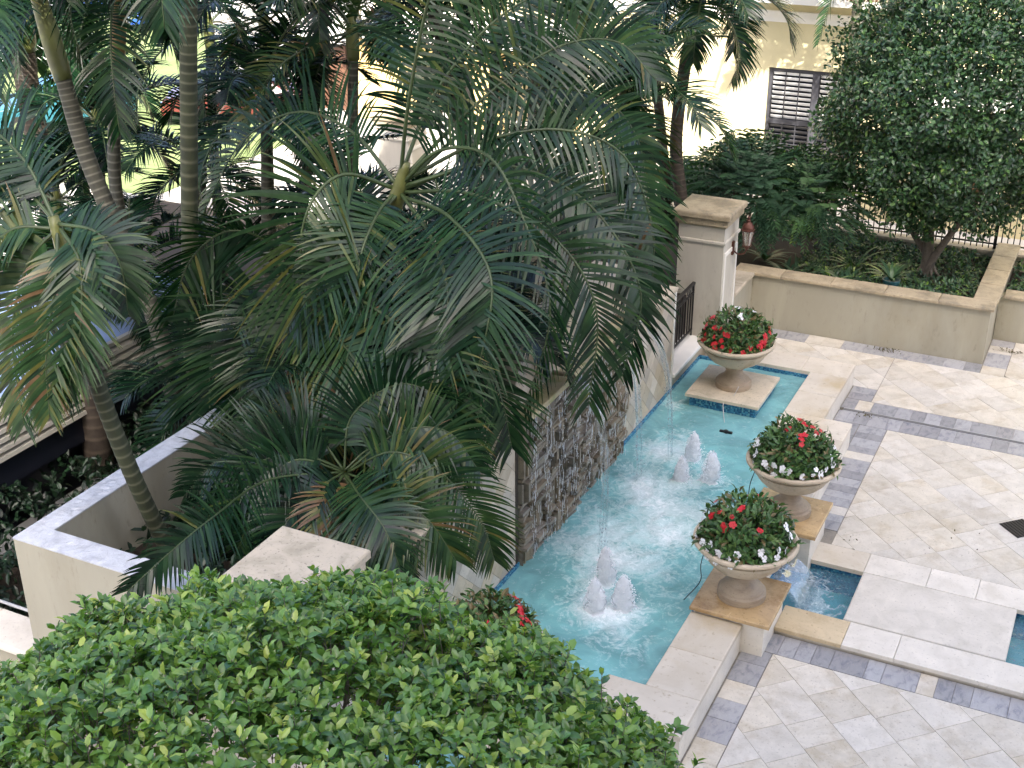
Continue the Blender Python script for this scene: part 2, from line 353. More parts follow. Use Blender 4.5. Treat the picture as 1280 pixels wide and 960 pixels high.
def frothmat():
    m_, nt, P, L = nmat('froth'); v = coords(nt, L)
    n = nd(nt, 'ShaderNodeTexNoise', i_Scale=14., i_Detail=8., i_Roughness=.7); mp = nd(nt, 'ShaderNodeMapping'); mp.inputs['Scale'].default_value = (1.6,1.6,.6)
    L.new(v, mp.inputs[0]); L.new(mp.outputs[0], n.inputs['Vector'])
    r = ramp(nt, [(.3, (.84,.88,.90)), (.6, (.97,.98,.98))]); L.new(n.outputs[0], r.inputs[0]); L.new(r.outputs[0], P.inputs['Base Color'])
    P.inputs['Roughness'].default_value = .5
    b = nd(nt, 'ShaderNodeBump', i_Strength=.8, i_Distance=.02); L.new(n.outputs[0], b.inputs['Height']); L.new(b.outputs[0], P.inputs['Normal'])
    t = nd(nt, 'ShaderNodeBsdfTransparent'); mx = nd(nt, 'ShaderNodeMixShader'); lw = nd(nt, 'ShaderNodeLayerWeight', i_Blend=.35)
    mr = nd(nt, 'ShaderNodeMapRange', i_1=.3, i_2=1., i_3=0., i_4=.75); L.new(lw.outputs['Facing'], mr.inputs[0]); L.new(mr.outputs[0], mx.inputs[0])
    tl_ = nd(nt, 'ShaderNodeBsdfTranslucent'); tl_.inputs[0].default_value = (.95,.97,1,1); m0 = nd(nt, 'ShaderNodeMixShader', i_0=.6); L.new(P.outputs[0], m0.inputs[1]); L.new(tl_.outputs[0], m0.inputs[2])
    L.new(m0.outputs[0], mx.inputs[1]); L.new(t.outputs[0], mx.inputs[2]); L.new(mx.outputs[0], nt.nodes['Material Output'].inputs[0]); return m_
M['froth'] = frothmat()
def spraymat():
    m_, nt, P, L = nmat('spray'); nt.nodes.remove(P)
    d = nd(nt, 'ShaderNodeBsdfDiffuse'); d.inputs[0].default_value = (.97,.98,1,1); t = nd(nt, 'ShaderNodeBsdfTranslucent'); t.inputs[0].default_value = (.97,.98,1,1)
    a = nd(nt, 'ShaderNodeMixShader', i_0=.5); L.new(d.outputs[0], a.inputs[1]); L.new(t.outputs[0], a.inputs[2]); L.new(a.outputs[0], nt.nodes['Material Output'].inputs[0]); return m_
M['spray'] = spraymat()
def clearwater():
    m_, nt, P, L = nmat('clear_water'); nt.nodes.remove(P)
    t = nd(nt, 'ShaderNodeBsdfTransparent'); t.inputs[0].default_value = (.86,.93,.95,1); g = nd(nt, 'ShaderNodeBsdfGlossy', i_Roughness=.08)
    d = nd(nt, 'ShaderNodeBsdfDiffuse'); d.inputs[0].default_value = (.7,.75,.78,1)
    a = nd(nt, 'ShaderNodeMixShader', i_0=.22); L.new(t.outputs[0], a.inputs[1]); L.new(g.outputs[0], a.inputs[2])
    n = nd(nt, 'ShaderNodeTexNoise', i_Scale=25., i_Detail=3.); L.new(coords(nt, L, False), n.inputs['Vector'])
    mr = nd(nt, 'ShaderNodeMapRange', i_1=.45, i_2=.7, i_3=.02, i_4=.34); L.new(n.outputs[0], mr.inputs[0])
    b = nd(nt, 'ShaderNodeMixShader'); L.new(mr.outputs[0], b.inputs[0]); L.new(a.outputs[0], b.inputs[1]); L.new(d.outputs[0], b.inputs[2])
    L.new(b.outputs[0], nt.nodes['Material Output'].inputs[0]); return m_
M['clear_water'] = clearwater()
def lampglass():
    m_, nt, P, L = nmat('lamp_glass'); nt.nodes.remove(P)
    t = nd(nt, 'ShaderNodeBsdfTransparent'); t.inputs[0].default_value = (.8,.78,.74,1); g = nd(nt, 'ShaderNodeBsdfGlossy', i_Roughness=.1); d = nd(nt, 'ShaderNodeBsdfDiffuse'); d.inputs[0].default_value = (.6,.56,.5,1)
    a = nd(nt, 'ShaderNodeMixShader', i_0=.3); L.new(t.outputs[0], a.inputs[1]); L.new(g.outputs[0], a.inputs[2])
    b = nd(nt, 'ShaderNodeMixShader', i_0=.3); L.new(a.outputs[0], b.inputs[1]); L.new(d.outputs[0], b.inputs[2])
    L.new(b.outputs[0], nt.nodes['Material Output'].inputs[0]); return m_
M['lamp_glass'] = lampglass()

# ------------------------------------------------------------------ ground
g = MB().box(-300, 300, -60, 400, -.7, -.55); tag(g.build('ground', M['concrete']), kind='structure')
# raised plateau of the courtyard and the street level behind it
def sheet(name, x0, x1, y0, y1, z, mat, t=.5):
    return tag(MB().box(x0, x1, y0, y1, z-t, z).build(name, mat), kind='structure')
sheet('forecourt', -70, 30, 23.9, 90, -.03, M['concrete'])
sheet('side_garden_ground', -22, -10.0, -5, 23.9, -.04, M['soil'])
sheet('outer_pavement', -70, -22, -5, 23.9, -.03, M['concrete'])
def poly_sheet(name, pts, z, mat):
    m_ = MB(); m_.add([(x, y, z) for x, y in pts]+[(x, y, z-.1) for x, y in pts], [tuple(range(len(pts)))]+[(i, (i+1)%len(pts), len(pts)+(i+1)%len(pts), len(pts)+i)[::-1] for i in range(len(pts))])
    return tag(m_.build(name, mat), kind='structure')
poly_sheet('lawn', [(-48,36),(-30,24),(-22,24),(-22,30),(-36,44),(-44,52)], .0, M['lawn'])
poly_sheet('grass_verge', [(-69,48),(-50,60),(-44,69),(-69,80)], .0, M['lawn'])
poly_sheet('road', [(-69,30),(-50,36),(-42,53),(-30,80),(-40,80),(-69,46)], .004, M['asphalt'])

# the building the photograph is taken from (behind and above), which shades the courtyard
b = MB().box(-1.2, 5, -22, -1.5, -.5, 26).box(5, 60, -21.9, -1.52, -.5, 40); hb = empty('balcony_building', (10, -10, 0), 'tall cream building behind the viewpoint that shades the courtyard', 'building')
b.build('wall', M['stucco'], hb)
w = MB()
for zf in (3, 6.2, 9.4, 12.6, 15.8, 19, 22.2, 25.4):
    for xf in range(0, 50, 5): w.box(xf, xf+2.2, -1.5, -1.47, zf, zf+2)
w.build('windows', M['dark_glass'], hb)['kind'] = 'stuff'

# ------------------------------------------------------------------ patio
mort = tag(MB().box(-3.3, 14, -1.5, 12.96, -.3, -.012).box(-2.8, 14, 15.26, 19.44, -.3, -.012).box(-3.56, 14, 19.53, 23.9, -.3, -.012).box(-6.2, -3.56, 20.4, 22.4, -.3, -.012)
           .box(-3.56, -2.8, 15.26, 19.44, -.3, -.012).box(-4.2, -3.3, 3, 12.3, -.3, -.012).box(-12, -4.2, -1.5, 7.96, -.3, -.012).build('patio', M['mortar'], base=(0,0,0)), kind='structure')
FR = (Vector((0,0,0)), Vector((1,0,0)), Vector((0,1,0)), Vector((0,0,1)))
pieces = []   # (distance, poly, z, name, mat)
rng = random.Random(3)
def diag_tiles(rects, perp0, name='travertine_tile'):
    s2 = 2**.5
    for k in range(-30, 40):
        p0 = perp0+k*.505; a = -40+rng.uniform(0, .5)
        while a < 12:
            L_ = rng.choice((.505, .505, .68, .4))
            q = [(p0+.002, a+.002), (p0+.503, a+.002), (p0+.503, a+L_-.002), (p0+.002, a+L_-.002)]
            poly = [((p+al)/s2, (p-al)/s2) for p, al in q]; a += L_
            if sum((poly[i][0]*poly[(i+1)%4][1]-poly[(i+1)%4][0]*poly[i][1]) for i in range(4)) < 0: poly.reverse()
            for r in rects:
                c = cliprect(poly, *r)
                if len(c) >= 3 and area(c) > .004: pieces.append((c, name, M['travertine']))
def pavers(x0, x1, y0, y1, alongx, sizes=(.2,.2,.4)):
    a = x0 if alongx else y0; e = x1 if alongx else y1
    while a < e-.03:
        L_ = rng.choice(sizes); b_ = min(e, a+L_)
        if e-b_ < .08: b_ = e
        r = (a+.002, b_-.002, y0+.002, y1-.002) if alongx else (x0+.002, x1-.002, a+.002, b_-.002)
        pieces.append(([(r[0],r[2]),(r[1],r[2]),(r[1],r[3]),(r[0],r[3])], 'border_paver', M['blue_paver'] if rng.random() > .16 else M['travertine'])); a = b_
diag_tiles([(-2.73, 13, 2, 12.53), ], 6.42)
diag_tiles([(-2.68, 13, 15.25, 19.02), (-3.13, 13, 19.94, 21.93), (-5.95, -3.14, 20.46, 21.93), (-1.25, 13, 21.94, 23.6)], 9.62)
pavers(-3.09, -2.74, 4, 12.53, False, (.38,.4,.36)); pavers(-3.09, 13, 12.54, 12.94, True, (.2,.22,.4,.2))
pavers(-3.12, -2.69, 15.62, 19.02, False, (.2,.3,.24)); pavers(-3.55, 13, 19.03, 19.43, True, (.22,.25,.3)); pavers(-3.55, 13, 19.54, 19.93, True, (.22,.25,.4))
pavers(-3.54, -3.14, 19.94, 20.45, False, (.25,.3)); pavers(-3.54, -3.13, 18.25, 19.02, False, (.25,.3))
pavers(-5.95, -1.67, 21.94, 22.34, True, (.3,.4,.36)); pavers(-1.66, -1.26, 21.94, 23.6, False, (.3,.35))
def pdist(p):
    cx = sum(q[0] for q in p)/len(p); cy = sum(q[1] for q in p)/len(p)
    d = Vector((cx, cy, -CAM_H)); f_ = d.dot(fw); u = 640+CAM_F*d.dot(rt)/f_; v = 480-CAM_F*d.dot(up)/f_
    return f_ + (0 if -30 < u < 1310 and -30 < v < 990 and f_ > 0 else 1000)
for nm in ('travertine_tile', 'border_paver'):
    ps = sorted([p for p in pieces if p[1] == nm], key=lambda p: pdist(p[0]))
    rest = {}
    for i, (poly, _, mat) in enumerate(ps):
        h = rng.uniform(-.0015, .0015)
        if i < 290:
            MB().prism(poly, -.012, h, FR, .0035).build(nm, mat, mort)
        else:
            if mat.name not in rest: rest[mat.name] = (MB(), mat)
            rest[mat.name][0].prism(poly, -.012, h, FR, .005)
    for m_, mat in rest.values(): m_.build('far_paving', mat, mort)['kind'] = 'stuff'
# slot drain across the patio
dr = empty('slot_drain', (-1, 19.48, 0), 'long narrow dark slot drain running across the patio between two rows of blue-grey pavers', 'drain')
MB().box(-3.5, 12, 19.435, 19.535, -.3, -.03).build('channel', M['navy'], dr)
MB().box(-3.5, 12, 19.43, 19.445, -.05, .001).box(-3.5, 12, 19.525, 19.54, -.05, .001).build('edge_strip', M['pipe'], dr)
# square grate, turned 45 degrees
gc = Vector((-.41, 16.80, 0)); gx = Vector((1, -1, 0)).normalized(); gy = Vector((1, 1, 0)).normalized()
gr = empty('drain_grate', gc, 'square dark drain grate set diagonally in the patio tiles', 'drain')
MB().obox(gc+Vector((0,0,.003)), gx*.2, gy*.2, Vector((0,0,.002))).build('backing', M['navy'], gr)
for k in range(8):
    MB().obox(gc+gy*(-.175+k*.05)+Vector((0,0,.008)), gx*.19, gy*.012, Vector((0,0,.005))).build('bar', M['iron'], gr)

# ------------------------------------------------------------------ basin, curb, stone bridge in front of the pedestals
bs = empty('spill_basin', (-1, 14.1, 0), 'shallow rectangular lower basin with blue mosaic sides beside the patio step', 'basin')
MB().box(-3.3, 8, 13.40, 14.80, -.6, -.45).build('floor', M['pool_plaster'], bs)
MB().box(-3.2, 8, 14.79, 14.83, -.5, -.062).box(-3.2, 8, 13.40, 13.44, -.5, .03).box(-3.14, -3.1, 13.44, 14.79, -.5, .3).build('mosaic_lining', M['mosaic'], bs)
x = -2.84
for L_ in (.82, .62, 1.45, .66, .9, .9, .9, .9, .9):
    MB().slab(x+.002, x+L_-.002, 12.93, 13.44, .045, .1, .007).build('curb_stone', M['damp_curb'] if x < -2.2 else M['travertine_pale'], bs); x += L_
MB().box(-2.84, 8, 12.96, 13.41, -.3, .044).build('curb_face', M['travertine_coping'], bs)
x = -2.86
for L_ in (.72, .8, .62, .62, 1.2, .9, .9, .9, .9):
    MB().slab(x+.002, x+L_-.002, 14.76, 15.245, -.06, .002, .004).build('edge_stone', M['travertine_pale'] if x > -2.2 else M['travertine_coping'], bs); x += L_
br = empty('stone_bridge', (-1.2, 14.2, 0), 'large pale stone slab laid across the lower basin as a step', 'slab')
MB().slab(-2.14, -.21, 13.60, 14.757, -.07, .006, .02).build('slab', M['bridge_slab'], br)
MB().box(-2.0, -.35, 13.75, 14.75, -.45, -.071).build('support', M['mosaic'], br)

# ------------------------------------------------------------------ pool
pool = empty('fountain_pool', (-4.9, 14.2, 0), 'raised turquoise fountain pool with wide cream stone coping', 'pool')
def coping_run(x0, x1, y0, y1, alongx, L_=.95, z=.4):
    a, e = (x0, x1) if alongx else (y0, y1); n = max(1, round((e-a)/L_)); s = (e-a)/n
    for i in range(n):
        q = (a+i*s+.0015, a+(i+1)*s-.0015)
        r = (*q, y0, y1) if alongx else (x0, x1, *q)
        MB().slab(*r, z-.065, z, .012).build('coping_stone', M['travertine_coping'], pool)
W = MB()
for r in ((-3.735,-3.112,10.212,18.188), (-4.175,-3.735,17.555,18.188), (-4.175,-3.562,18.188,20.438), (-5.92,-4.175,19.835,20.438),
          (-4.175,-3.735,10.212,10.845), (-4.175,-3.562,7.962,10.212), (-5.92,-4.175,7.962,8.565)): W.box(*r, -.4, .334)
W.build('pool_wall', M['travertine_pale'], pool)
coping_run(-3.74, -3.1, 10.85, 12.40, False, .8); coping_run(-3.74, -3.1, 13.30, 14.60, False, .7); coping_run(-3.74, -3.1, 15.5, 17.55, False, .9)
coping_run(-4.18, -3.1, 17.55, 18.2, True, 1.1); coping_run(-4.18, -3.55, 18.2, 19.83, False, .8); coping_run(-5.93, -3.55, 19.83, 20.45, True, .8)
coping_run(-4.18, -3.1, 10.2, 10.85, True, 1.1); coping_run(-4.18, -3.55, 8.57, 10.2, False, .8); coping_run(-5.93, -3.55, 7.95, 8.57, True, .8)
MB().box(-6.5, -3.2, 8, 20.4, -.5, -.3).build('pool_floor', M['pool_plaster'], pool)
ml = MB()
ml.box(-3.76,-3.735,10.86,17.54,-.3,.332).box(-4.2,-4.175,17.54,19.84,-.3,.332).box(-4.2,-4.175,8.56,10.86,-.3,.332)
ml.box(-6.14,-4.2,19.81,19.835,-.3,.332).box(-6.14,-4.2,8.565,8.59,-.3,.332).box(-4.175,-3.76,17.53,17.556,-.3,.332).box(-4.175,-3.76,10.845,10.87,-.3,.332)
ml.box(-6.15,-6.118,8.59,19.81,-.3,.32)
ml.build('mosaic_lining', M['mosaic'], pool)

SPL = [(-4.88,12.11,.42),(-4.99,12.73,.40),(-4.57,12.29,.42),(-4.8,12.2,.25),(-5.3,13.35,.4),(-5.5,15.35,.35),(-5.35,16.1,.35),(-5.5,16.8,.3),(-4.98,15.59,.33),(-5.03,16.23,.3),(-4.6,15.77,.33),
       (-5.2,13.5,.55),(-5.6,15.5,.45),(-5.4,16.3,.45),(-5.75,14.2,.35),(-5.8,13.2,.3),(-4.6,14.3,.6),(-5.1,14.6,.6),(-4.3,13.1,.5),(-4.2,15.0,.35),(-5.9,17.9,.25),(-4.3,11.6,.3),(-5.0,13.9,.6)]
def water_grid(name, x0, x1, y0, y1, z, mat, src, step, amp, label):
    nx = int((x1-x0)/step); ny = int((y1-y0)/step); m_ = MB(); vs = []; tt = []
    for j in range(ny+1):
        for i in range(nx+1):
            x = x0+(x1-x0)*i/nx; y = y0+(y1-y0)*j/ny; q = 0; h = 0
            for sx, sy, sr in src:
                d2 = (x-sx)**2+(y-sy)**2
                if d2 < 9*sr*sr:
                    g_ = math.exp(-d2/(sr*sr)); q += g_
                    if d2 < 1.2: d = d2**.5; h += .010*math.sin(d*26)*math.exp(-d*3)
            q = 1-math.exp(-q*.95)
            n1 = noise.noise(Vector((x*1.3, y*1.3, 1)))*.5+.5
            q = min(1, q*(.15+1.15*n1)+.12)
            h += amp*(.35+q)*(noise.noise(Vector((x*5, y*5, 0)))+.6*noise.noise(Vector((x*12, y*12, 3)))+.3*noise.noise(Vector((x*27, y*27, 5))))
            vs.append((x, y, z+h)); tt.append(q)
    fs = [(j*(nx+1)+i, j*(nx+1)+i+1, (j+1)*(nx+1)+i+1, (j+1)*(nx+1)+i) for j in range(ny) for i in range(nx)]
    m_.v = vs; m_.t = tt; m_.f = fs
    return tag(m_.build(name, mat, smooth=True, tint=True, base=(0,0,z)), kind='structure')
water_grid('pool_water', -6.14, -3.72, 8.5, 19.83, .27, M['water'], SPL, .03, .016, '')
water_grid('basin_water', -3.1, 6, 13.43, 14.80, -.13, M['basin_water'], [(-2.72,14.1,.3),(-2.5,13.9,.3),(-2.6,14.4,.25)], .04, .008, '')
# sheet of water sliding out of the pool wall into the basin
ws = MB(); nx_, ny_ = 14, 10; vs = []
for j in range(nx_+1):
    s = j/nx_
    for i in range(ny_+1):
        y = 13.72+.62*i/ny_*(1+.25*s)-.1*s; vs.append((-3.10+.5*s, y, .27-.02*s-.40*s*s+.012*noise.noise(Vector((s*3, y*14, 0)))))
ws.add(vs, [(j*(ny_+1)+i, j*(ny_+1)+i+1, (j+1)*(ny_+1)+i+1, (j+1)*(ny_+1)+i) for j in range(nx_) for i in range(ny_)])
tag(ws.build('spill_sheet', M['clear_water'], smooth=True), 'smooth sheet of water sliding from the pool into the lower basin between two urns', 'water')

# frothy jets
def jet(x, y, h, r, label, seed):
    rn = random.Random(seed); m_ = MB(); n = 18; K = 18; vs = []; fs = []; h *= 1.08
    for j in range(K+1):
        s = j/K; rr = r*(1.15-.15*s)*(1-s**2.6)**.6+.006; 
        if j == 0: rr *= 1.7
        for k in range(n):
            q = 2*math.pi*k/n; w_ = 1+.42*noise.noise(Vector((math.cos(q)*2+seed, math.sin(q)*2, s*5)))+.35*noise.noise(Vector((math.cos(q)*5+seed, math.sin(q)*5, s*14)))
            vs.append((x+rr*w_*math.cos(q)+.02*math.sin(s*3+seed), y+rr*w_*math.sin(q), .25+h*s))
    for j in range(K):
        for k in range(n): fs.append((j*n+k, j*n+(k+1)%n, j*n+n+(k+1)%n, j*n+n+k))
    fs.append(tuple(range(K*n, K*n+n))); m_.add(vs, fs)
    e = empty('water_jet', (x, y, .25), label, 'fountain jet', 'frothy white jets rising from the pool')
    o = m_.build('froth_column', M['froth'], e, smooth=True)
    d = MB()
    for _ in range(260):
        a = rn.uniform(0, 6.28); rr = (.5+abs(rn.gauss(0,.75)))*r; zz = .27+rn.random()**1.5*h*(.95-.25*rr/r); s_ = rn.uniform(.004, .012)
        c = Vector((x+rr*math.cos(a), y+rr*math.sin(a), max(.28, zz)))
        d.add([c+Vector(p)*s_ for p in ((1,0,0),(-.5,.86,0),(-.5,-.86,0),(0,0,1.3))], [(0,1,3),(1,2,3),(2,0,3),(0,2,1)])
    for _ in range(900):      # ragged skin of drops, random facets added to brighten the jet
        q = rn.random()**1.1; a = rn.uniform(0, 6.28); rr = (r*(1.15-.15*q)*(1-q**2.6)**.6+.006)*rn.uniform(.85,1.3); s_ = rn.uniform(.006,.015)
        c = Vector((x+rr*math.cos(a), y+rr*math.sin(a), .26+h*q*rn.uniform(.95,1.06))); v0 = [sph(rn)*s_ for _ in range(4)]
        d.add([c+v0[0], c+v0[1], c+v0[2], c+v0[3]], [(0,1,3),(1,2,3),(2,0,3),(0,2,1)])
    d.build('droplets', M['spray'], e)['kind'] = 'stuff'
jet(-4.88,12.11,.40,0.094,'front left white jet of the cluster nearest the foreground leaves',1)
jet(-4.99,12.73,.46,0.090,'rearmost, tallest white jet of the cluster nearest the foreground leaves',2)
jet(-4.57,12.29,.42,0.103,'right hand white jet of the cluster nearest the foreground leaves',3)
jet(-4.98,15.59,.36,0.078,'left white jet of the far cluster, lowest of its three',4)
jet(-5.03,16.23,.44,0.090,'back white jet of the far cluster, in the middle of its three',5)
jet(-4.6,15.77,.44,0.101,'right white jet of the far cluster, nearest the urns',6)

# ------------------------------------------------------------------ fountain wall
fwl = empty('fountain_wall', (-6.3, 14.2, 0), 'tall tiled fountain wall with stone relief panel and mossy ledge behind the pool', 'fountain wall')
WY0, WY1 = 10.07, 18.33
def wtop(y):
    d = abs(y-14.3)
    if d < 1.75: return 3.2
    if d < 2.6: t = (d-1.75)/.85; return 3.2-1.05*(1-(1-t)**2)**.5 if False else 3.2-1.13*math.sin(t*math.pi/2)
    return 2.07
ys = [WY0+(WY1-WY0)*i/96 for i in range(97)]
core = MB(); vs = []
for y in ys: vs += [(-6.17, y, -.3), (-6.17, y, wtop(y)), (-6.52, y, wtop(y)), (-6.52, y, -.3)]
fs = []
for i in range(96):
    for k in range(3): fs.append((4*i+k, 4*i+4+k, 4*i+5+k, 4*i+1+k))
fs += [(0,1,2,3), (387,386,385,384)]
core.add(vs, fs); core.build('wall_core', M['mortar'], fwl)
capm = MB(); vs = []
for y in ys:
    t = wtop(y)+.002; vs += [(-6.10, y, t), (-6.09, y, t+.06), (-6.60, y, t+.06), (-6.58, y, t)]
fs = [(4*i+k, 4*i+4+k, 4*i+4+(k+1)%4, 4*i+(k+1)%4) for i in range(96) for k in range(4)]+[(0,1,2,3),(387,386,385,384)]
capm.add(vs, fs); capm.build('wall_cap', M['cap_light'], fwl)
WF = (Vector((-6.17,0,0)), Vector((0,1,0)), Vector((0,0,1)), Vector((1,0,0)))
tl = []; TS = .25; s2 = 2**.5
RY0, RY1, RZ0, RZ1 = 12.50, 16.12, .15, 2.42
for i in range(-60, 130):
    for j in range(-60, 130):
        cu, cv = (i*TS-j*TS)/s2+14, (i*TS+j*TS)/s2
        if not (WY0-.3 < cu < WY1+.3 and -.2 < cv < 3.5): continue
        h = TS/s2-.0025; poly = [(cu+h, cv), (cu, cv+h), (cu-h, cv), (cu, cv-h)]
        tz = min(wtop(cu-.1), wtop(cu+.1), wtop(cu))
        for r in ((WY0, RY0-.004, .27, tz-.004), (RY1+.004, WY1, .27, tz-.004), (RY0, RY1, RZ1+.12, tz-.004)):
            c = cliprect(poly, *r)
            if len(c) > 2 and area(c) > .002: tl.append(c)
rng.shuffle(tl)
M['wall_tile'] = stone('wall_tile', (.50,.43,.33), (.42,.35,.26), (.30,.25,.19), 3, .5, .2, .24, hue=.3)
rest = MB()
tl.sort(key=lambda p: 0 if (p[0][0] < RY0 or p[0][1] > RZ1) else 1)
for i, c in enumerate(tl):
    if i < 290: MB().prism(c, .0, .018+rng.uniform(-.001,.001), WF, .003).build('wall_tile', M['wall_tile'], fwl)
    else: rest.prism(c, .0, .018, WF, .003)
if rest.v: rest.build('wall_tiles', M['wall_tile'], fwl)['kind'] = 'stuff'
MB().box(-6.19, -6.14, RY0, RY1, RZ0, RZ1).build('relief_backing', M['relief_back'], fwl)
# mossy ledge over the relief, stepped
led = empty('ledge', (0,0,0)); led.parent = fwl; led.location = Vector((0,0,0))
MB().slab(-6.17, -5.90, RY0-.06, RY1+.06, RZ1+.05, RZ1+.12, .02).build('ledge_top', M['mossy'], fwl)
MB().slab(-6.17, -5.97, RY0-.02, RY1+.02, RZ1, RZ1+.048, .01).build('ledge_moulding', M['relief'], fwl)
bpy.data.objects.remove(led)
# relief: nested stone frames and bars, each bar a stone
rel = []
def cell(y0, y1, z0, z1, kind, d0):
    t = .060; g_ = .016
    if kind == 0:
        k = 0
        while min(y1-y0, z1-z0) > 2*t+.02 and k < 5:
            d = d0+.012*k*(1 if d0 < .05 else -1)+rng.uniform(-.006, .006)
            rel.append((y0, y1, z1-t+g_, z1, d)); rel.append((y0, y1, z0, z0+t-g_, d))
            rel.append((y0, y0+t-g_, z0+t, z1-t, d)); rel.append((y1-t+g_, y1, z0+t, z1-t, d))
            y0 += t+.006; y1 -= t+.006; z0 += t+.006; z1 -= t+.006; k += 1
        if y1-y0 > .02: rel.append((y0, y1, z0, z1, d0+.05))
    elif kind == 1:
        n = max(2, round((z1-z0)/.062))
        for i in range(n):
            a = z0+(z1-z0)*i/n; rel.append((y0+rng.uniform(0,.03), y1-rng.uniform(0,.03), a+.004, a+(z1-z0)/n-.004, d0+rng.uniform(-.02,.035)))
    else:
        n = max(2, round((y1-y0)/.06))
        for i in range(n):
            a = y0+(y1-y0)*i/n; rel.append((a+.004, a+(y1-y0)/n-.004, z0+rng.uniform(0,.03), z1-rng.uniform(0,.03), d0+rng.uniform(-.02,.035)))
cols = [RY0+.04]
while cols[-1] < RY1-.3: cols.append(cols[-1]+rng.choice((.26,.34,.42)))
cols[-1] = RY1-.02
for i in range(len(cols)-1):
    z = RZ0+.02
    while z < RZ1-.05:
        h = rng.choice((.22,.32,.42)); z2 = min(RZ1-.01, z+h)
        if RZ1-z2 < .12: z2 = RZ1-.01
        cell(cols[i]+.006, cols[i+1]-.006, z, z2-.008, rng.choice((0,0,1,2)), rng.choice((.04,.07,.10))); z = z2
rel.sort(key=lambda r: r[0]+.0*r[2]); rest = MB()
for i, (y0, y1, z0, z1, d) in enumerate(rel):
    m_ = MB() if i < 295 else rest
    sl = rng.uniform(-.018, .018); sk = rng.uniform(-.012,.012)
    m_.add([(-6.15,y0,z0),(-6.15,y1,z0+sk),(-6.15,y1,z1+sk),(-6.15,y0,z1),(-6.15+d+sl,y0+.006,z0+.006),(-6.15+d-sl,y1-.006,z0+.006+sk),(-6.15+d-sl,y1-.006,z1-.006+sk),(-6.15+d+sl,y0+.006,z1-.006)],
           [(4,5,6,7),(0,1,5,4),(1,2,6,5),(2,3,7,6),(3,0,4,7)])
    if i < 295: m_.build('relief_stone', M['relief'], fwl)
if rest.v: rest.build('relief_stones', M['relief'], fwl)['kind'] = 'stuff'
for yy in (13.6, 15.1, 15.75):
    MB().tube([(-6.15,yy,RZ1+.17),(-5.90,yy,RZ1+.18),(-5.80,yy,RZ1+.15)], [.035,.03,.022], 10).build('spout', M['relief'], fwl)
# wall end: pale post, low sill with railing
MB().box(-6.54, -6.135, WY1-.001, WY1+.06, .27, 2.066).build('end_post', M['white_trim'], fwl)
sl = empty('sill_wall', (-6.4, 19.2, 0), 'low white sill under the short black railing beside the tall pillar', 'low wall')
MB().box(-6.52, -6.15, WY1+.06, 20.11, -.3, .50).build('wall', M['wall_tile'], sl)
MB().slab(-6.60, -6.10, WY1+.062, 20.115, .50, .56, .015).build('sill_stone', M['white_trim'], sl)
fn = empty('iron_railing', (-6.4, 19.2, .56), 'short black iron railing with ring ornaments between fountain wall and pillar', 'railing')
FY0, FY1 = WY1+.08, 20.10
MB().box(-6.425,-6.375,FY0,FY1,1.53,1.57).build('top_rail', M['iron'], fn)
MB().box(-6.415,-6.385,FY0,FY1,1.36,1.385).build('middle_rail', M['iron'], fn)
MB().box(-6.415,-6.385,FY0,FY1,.66,.69).build('bottom_rail', M['iron'], fn)
n = 13
for i in range(n+1):
    y = FY0+.01+(FY1-FY0-.02)*i/n; MB().box(-6.41,-6.39,y-.011,y+.011,.56 if i in (0,n) else .69,1.36 if i not in (0,n) else 1.53).build('picket', M['iron'], fn)
for i in range(0, n, 2):
    y = FY0+.01+(FY1-FY0-.02)*(i+1)/n
    MB().tube([(-6.4, y+.06*math.cos(q*.5236), 1.458+.06*math.sin(q*.5236)) for q in range(13)], .009, 6, False).build('ring', M['chrome'] if False else M['iron'], fn)

# pillars
def pillar(y0, label, top='weathered_cap', x0=-6.74, h=2.85, lantern=True):
    x1 = x0+.82; y1 = y0+.82
    p = empty('gate_pillar', ((x0+x1)/2, (y0+y1)/2, 0), label, 'pillar')
    MB().box(x0, x1, y0, y1, -.4, h-.26).build('shaft', M['stucco_white'], p)
    MB().slab(x0-.03, x1+.03, y0-.03, y1+.03, h-.55, h-.50, .015).build('neck_moulding', M['stucco_white'], p)
    for fx in (1,):     # raised frame on the courtyard face
        f = MB(); X = x1
        f.box(X, X+.02, y0+.05, y0+.12, .3, h-.72).box(X, X+.02, y1-.12, y1-.05, .3, h-.72).box(X, X+.02, y0+.12, y1-.12, h-.79, h-.72)
        f.build('panel_frame', M['white_trim'], p)
    MB().slab(x0-.02, x1+.02, y0-.02, y1+.02, h-.26, h-.22, .01).build('cap_neck', M[top], p)
    MB().slab(x0-.06, x1+.06, y0-.06, y1+.06, h-.219, h-.10, .02).build('cap_lower', M[top], p)
    MB().slab(x0-.10, x1+.10, y0-.10, y1+.10, h-.099, h, .03).build('cap_top', M[top], p)
    return p
pillar(20.12, 'tall cream pillar with mottled brown stone cap, copper lantern on its side, beside the railing')
pillar(7.76, 'near pillar whose broad beige stone cap shows just above the foreground leaves', 'cap_light')
at2 = at(503, 200, 25)
pillar(24.6, 'distant cream gate pillar glimpsed between palm fronds before the yellow building', 'weathered_cap', x0=at2.x-.4, h=2.6)

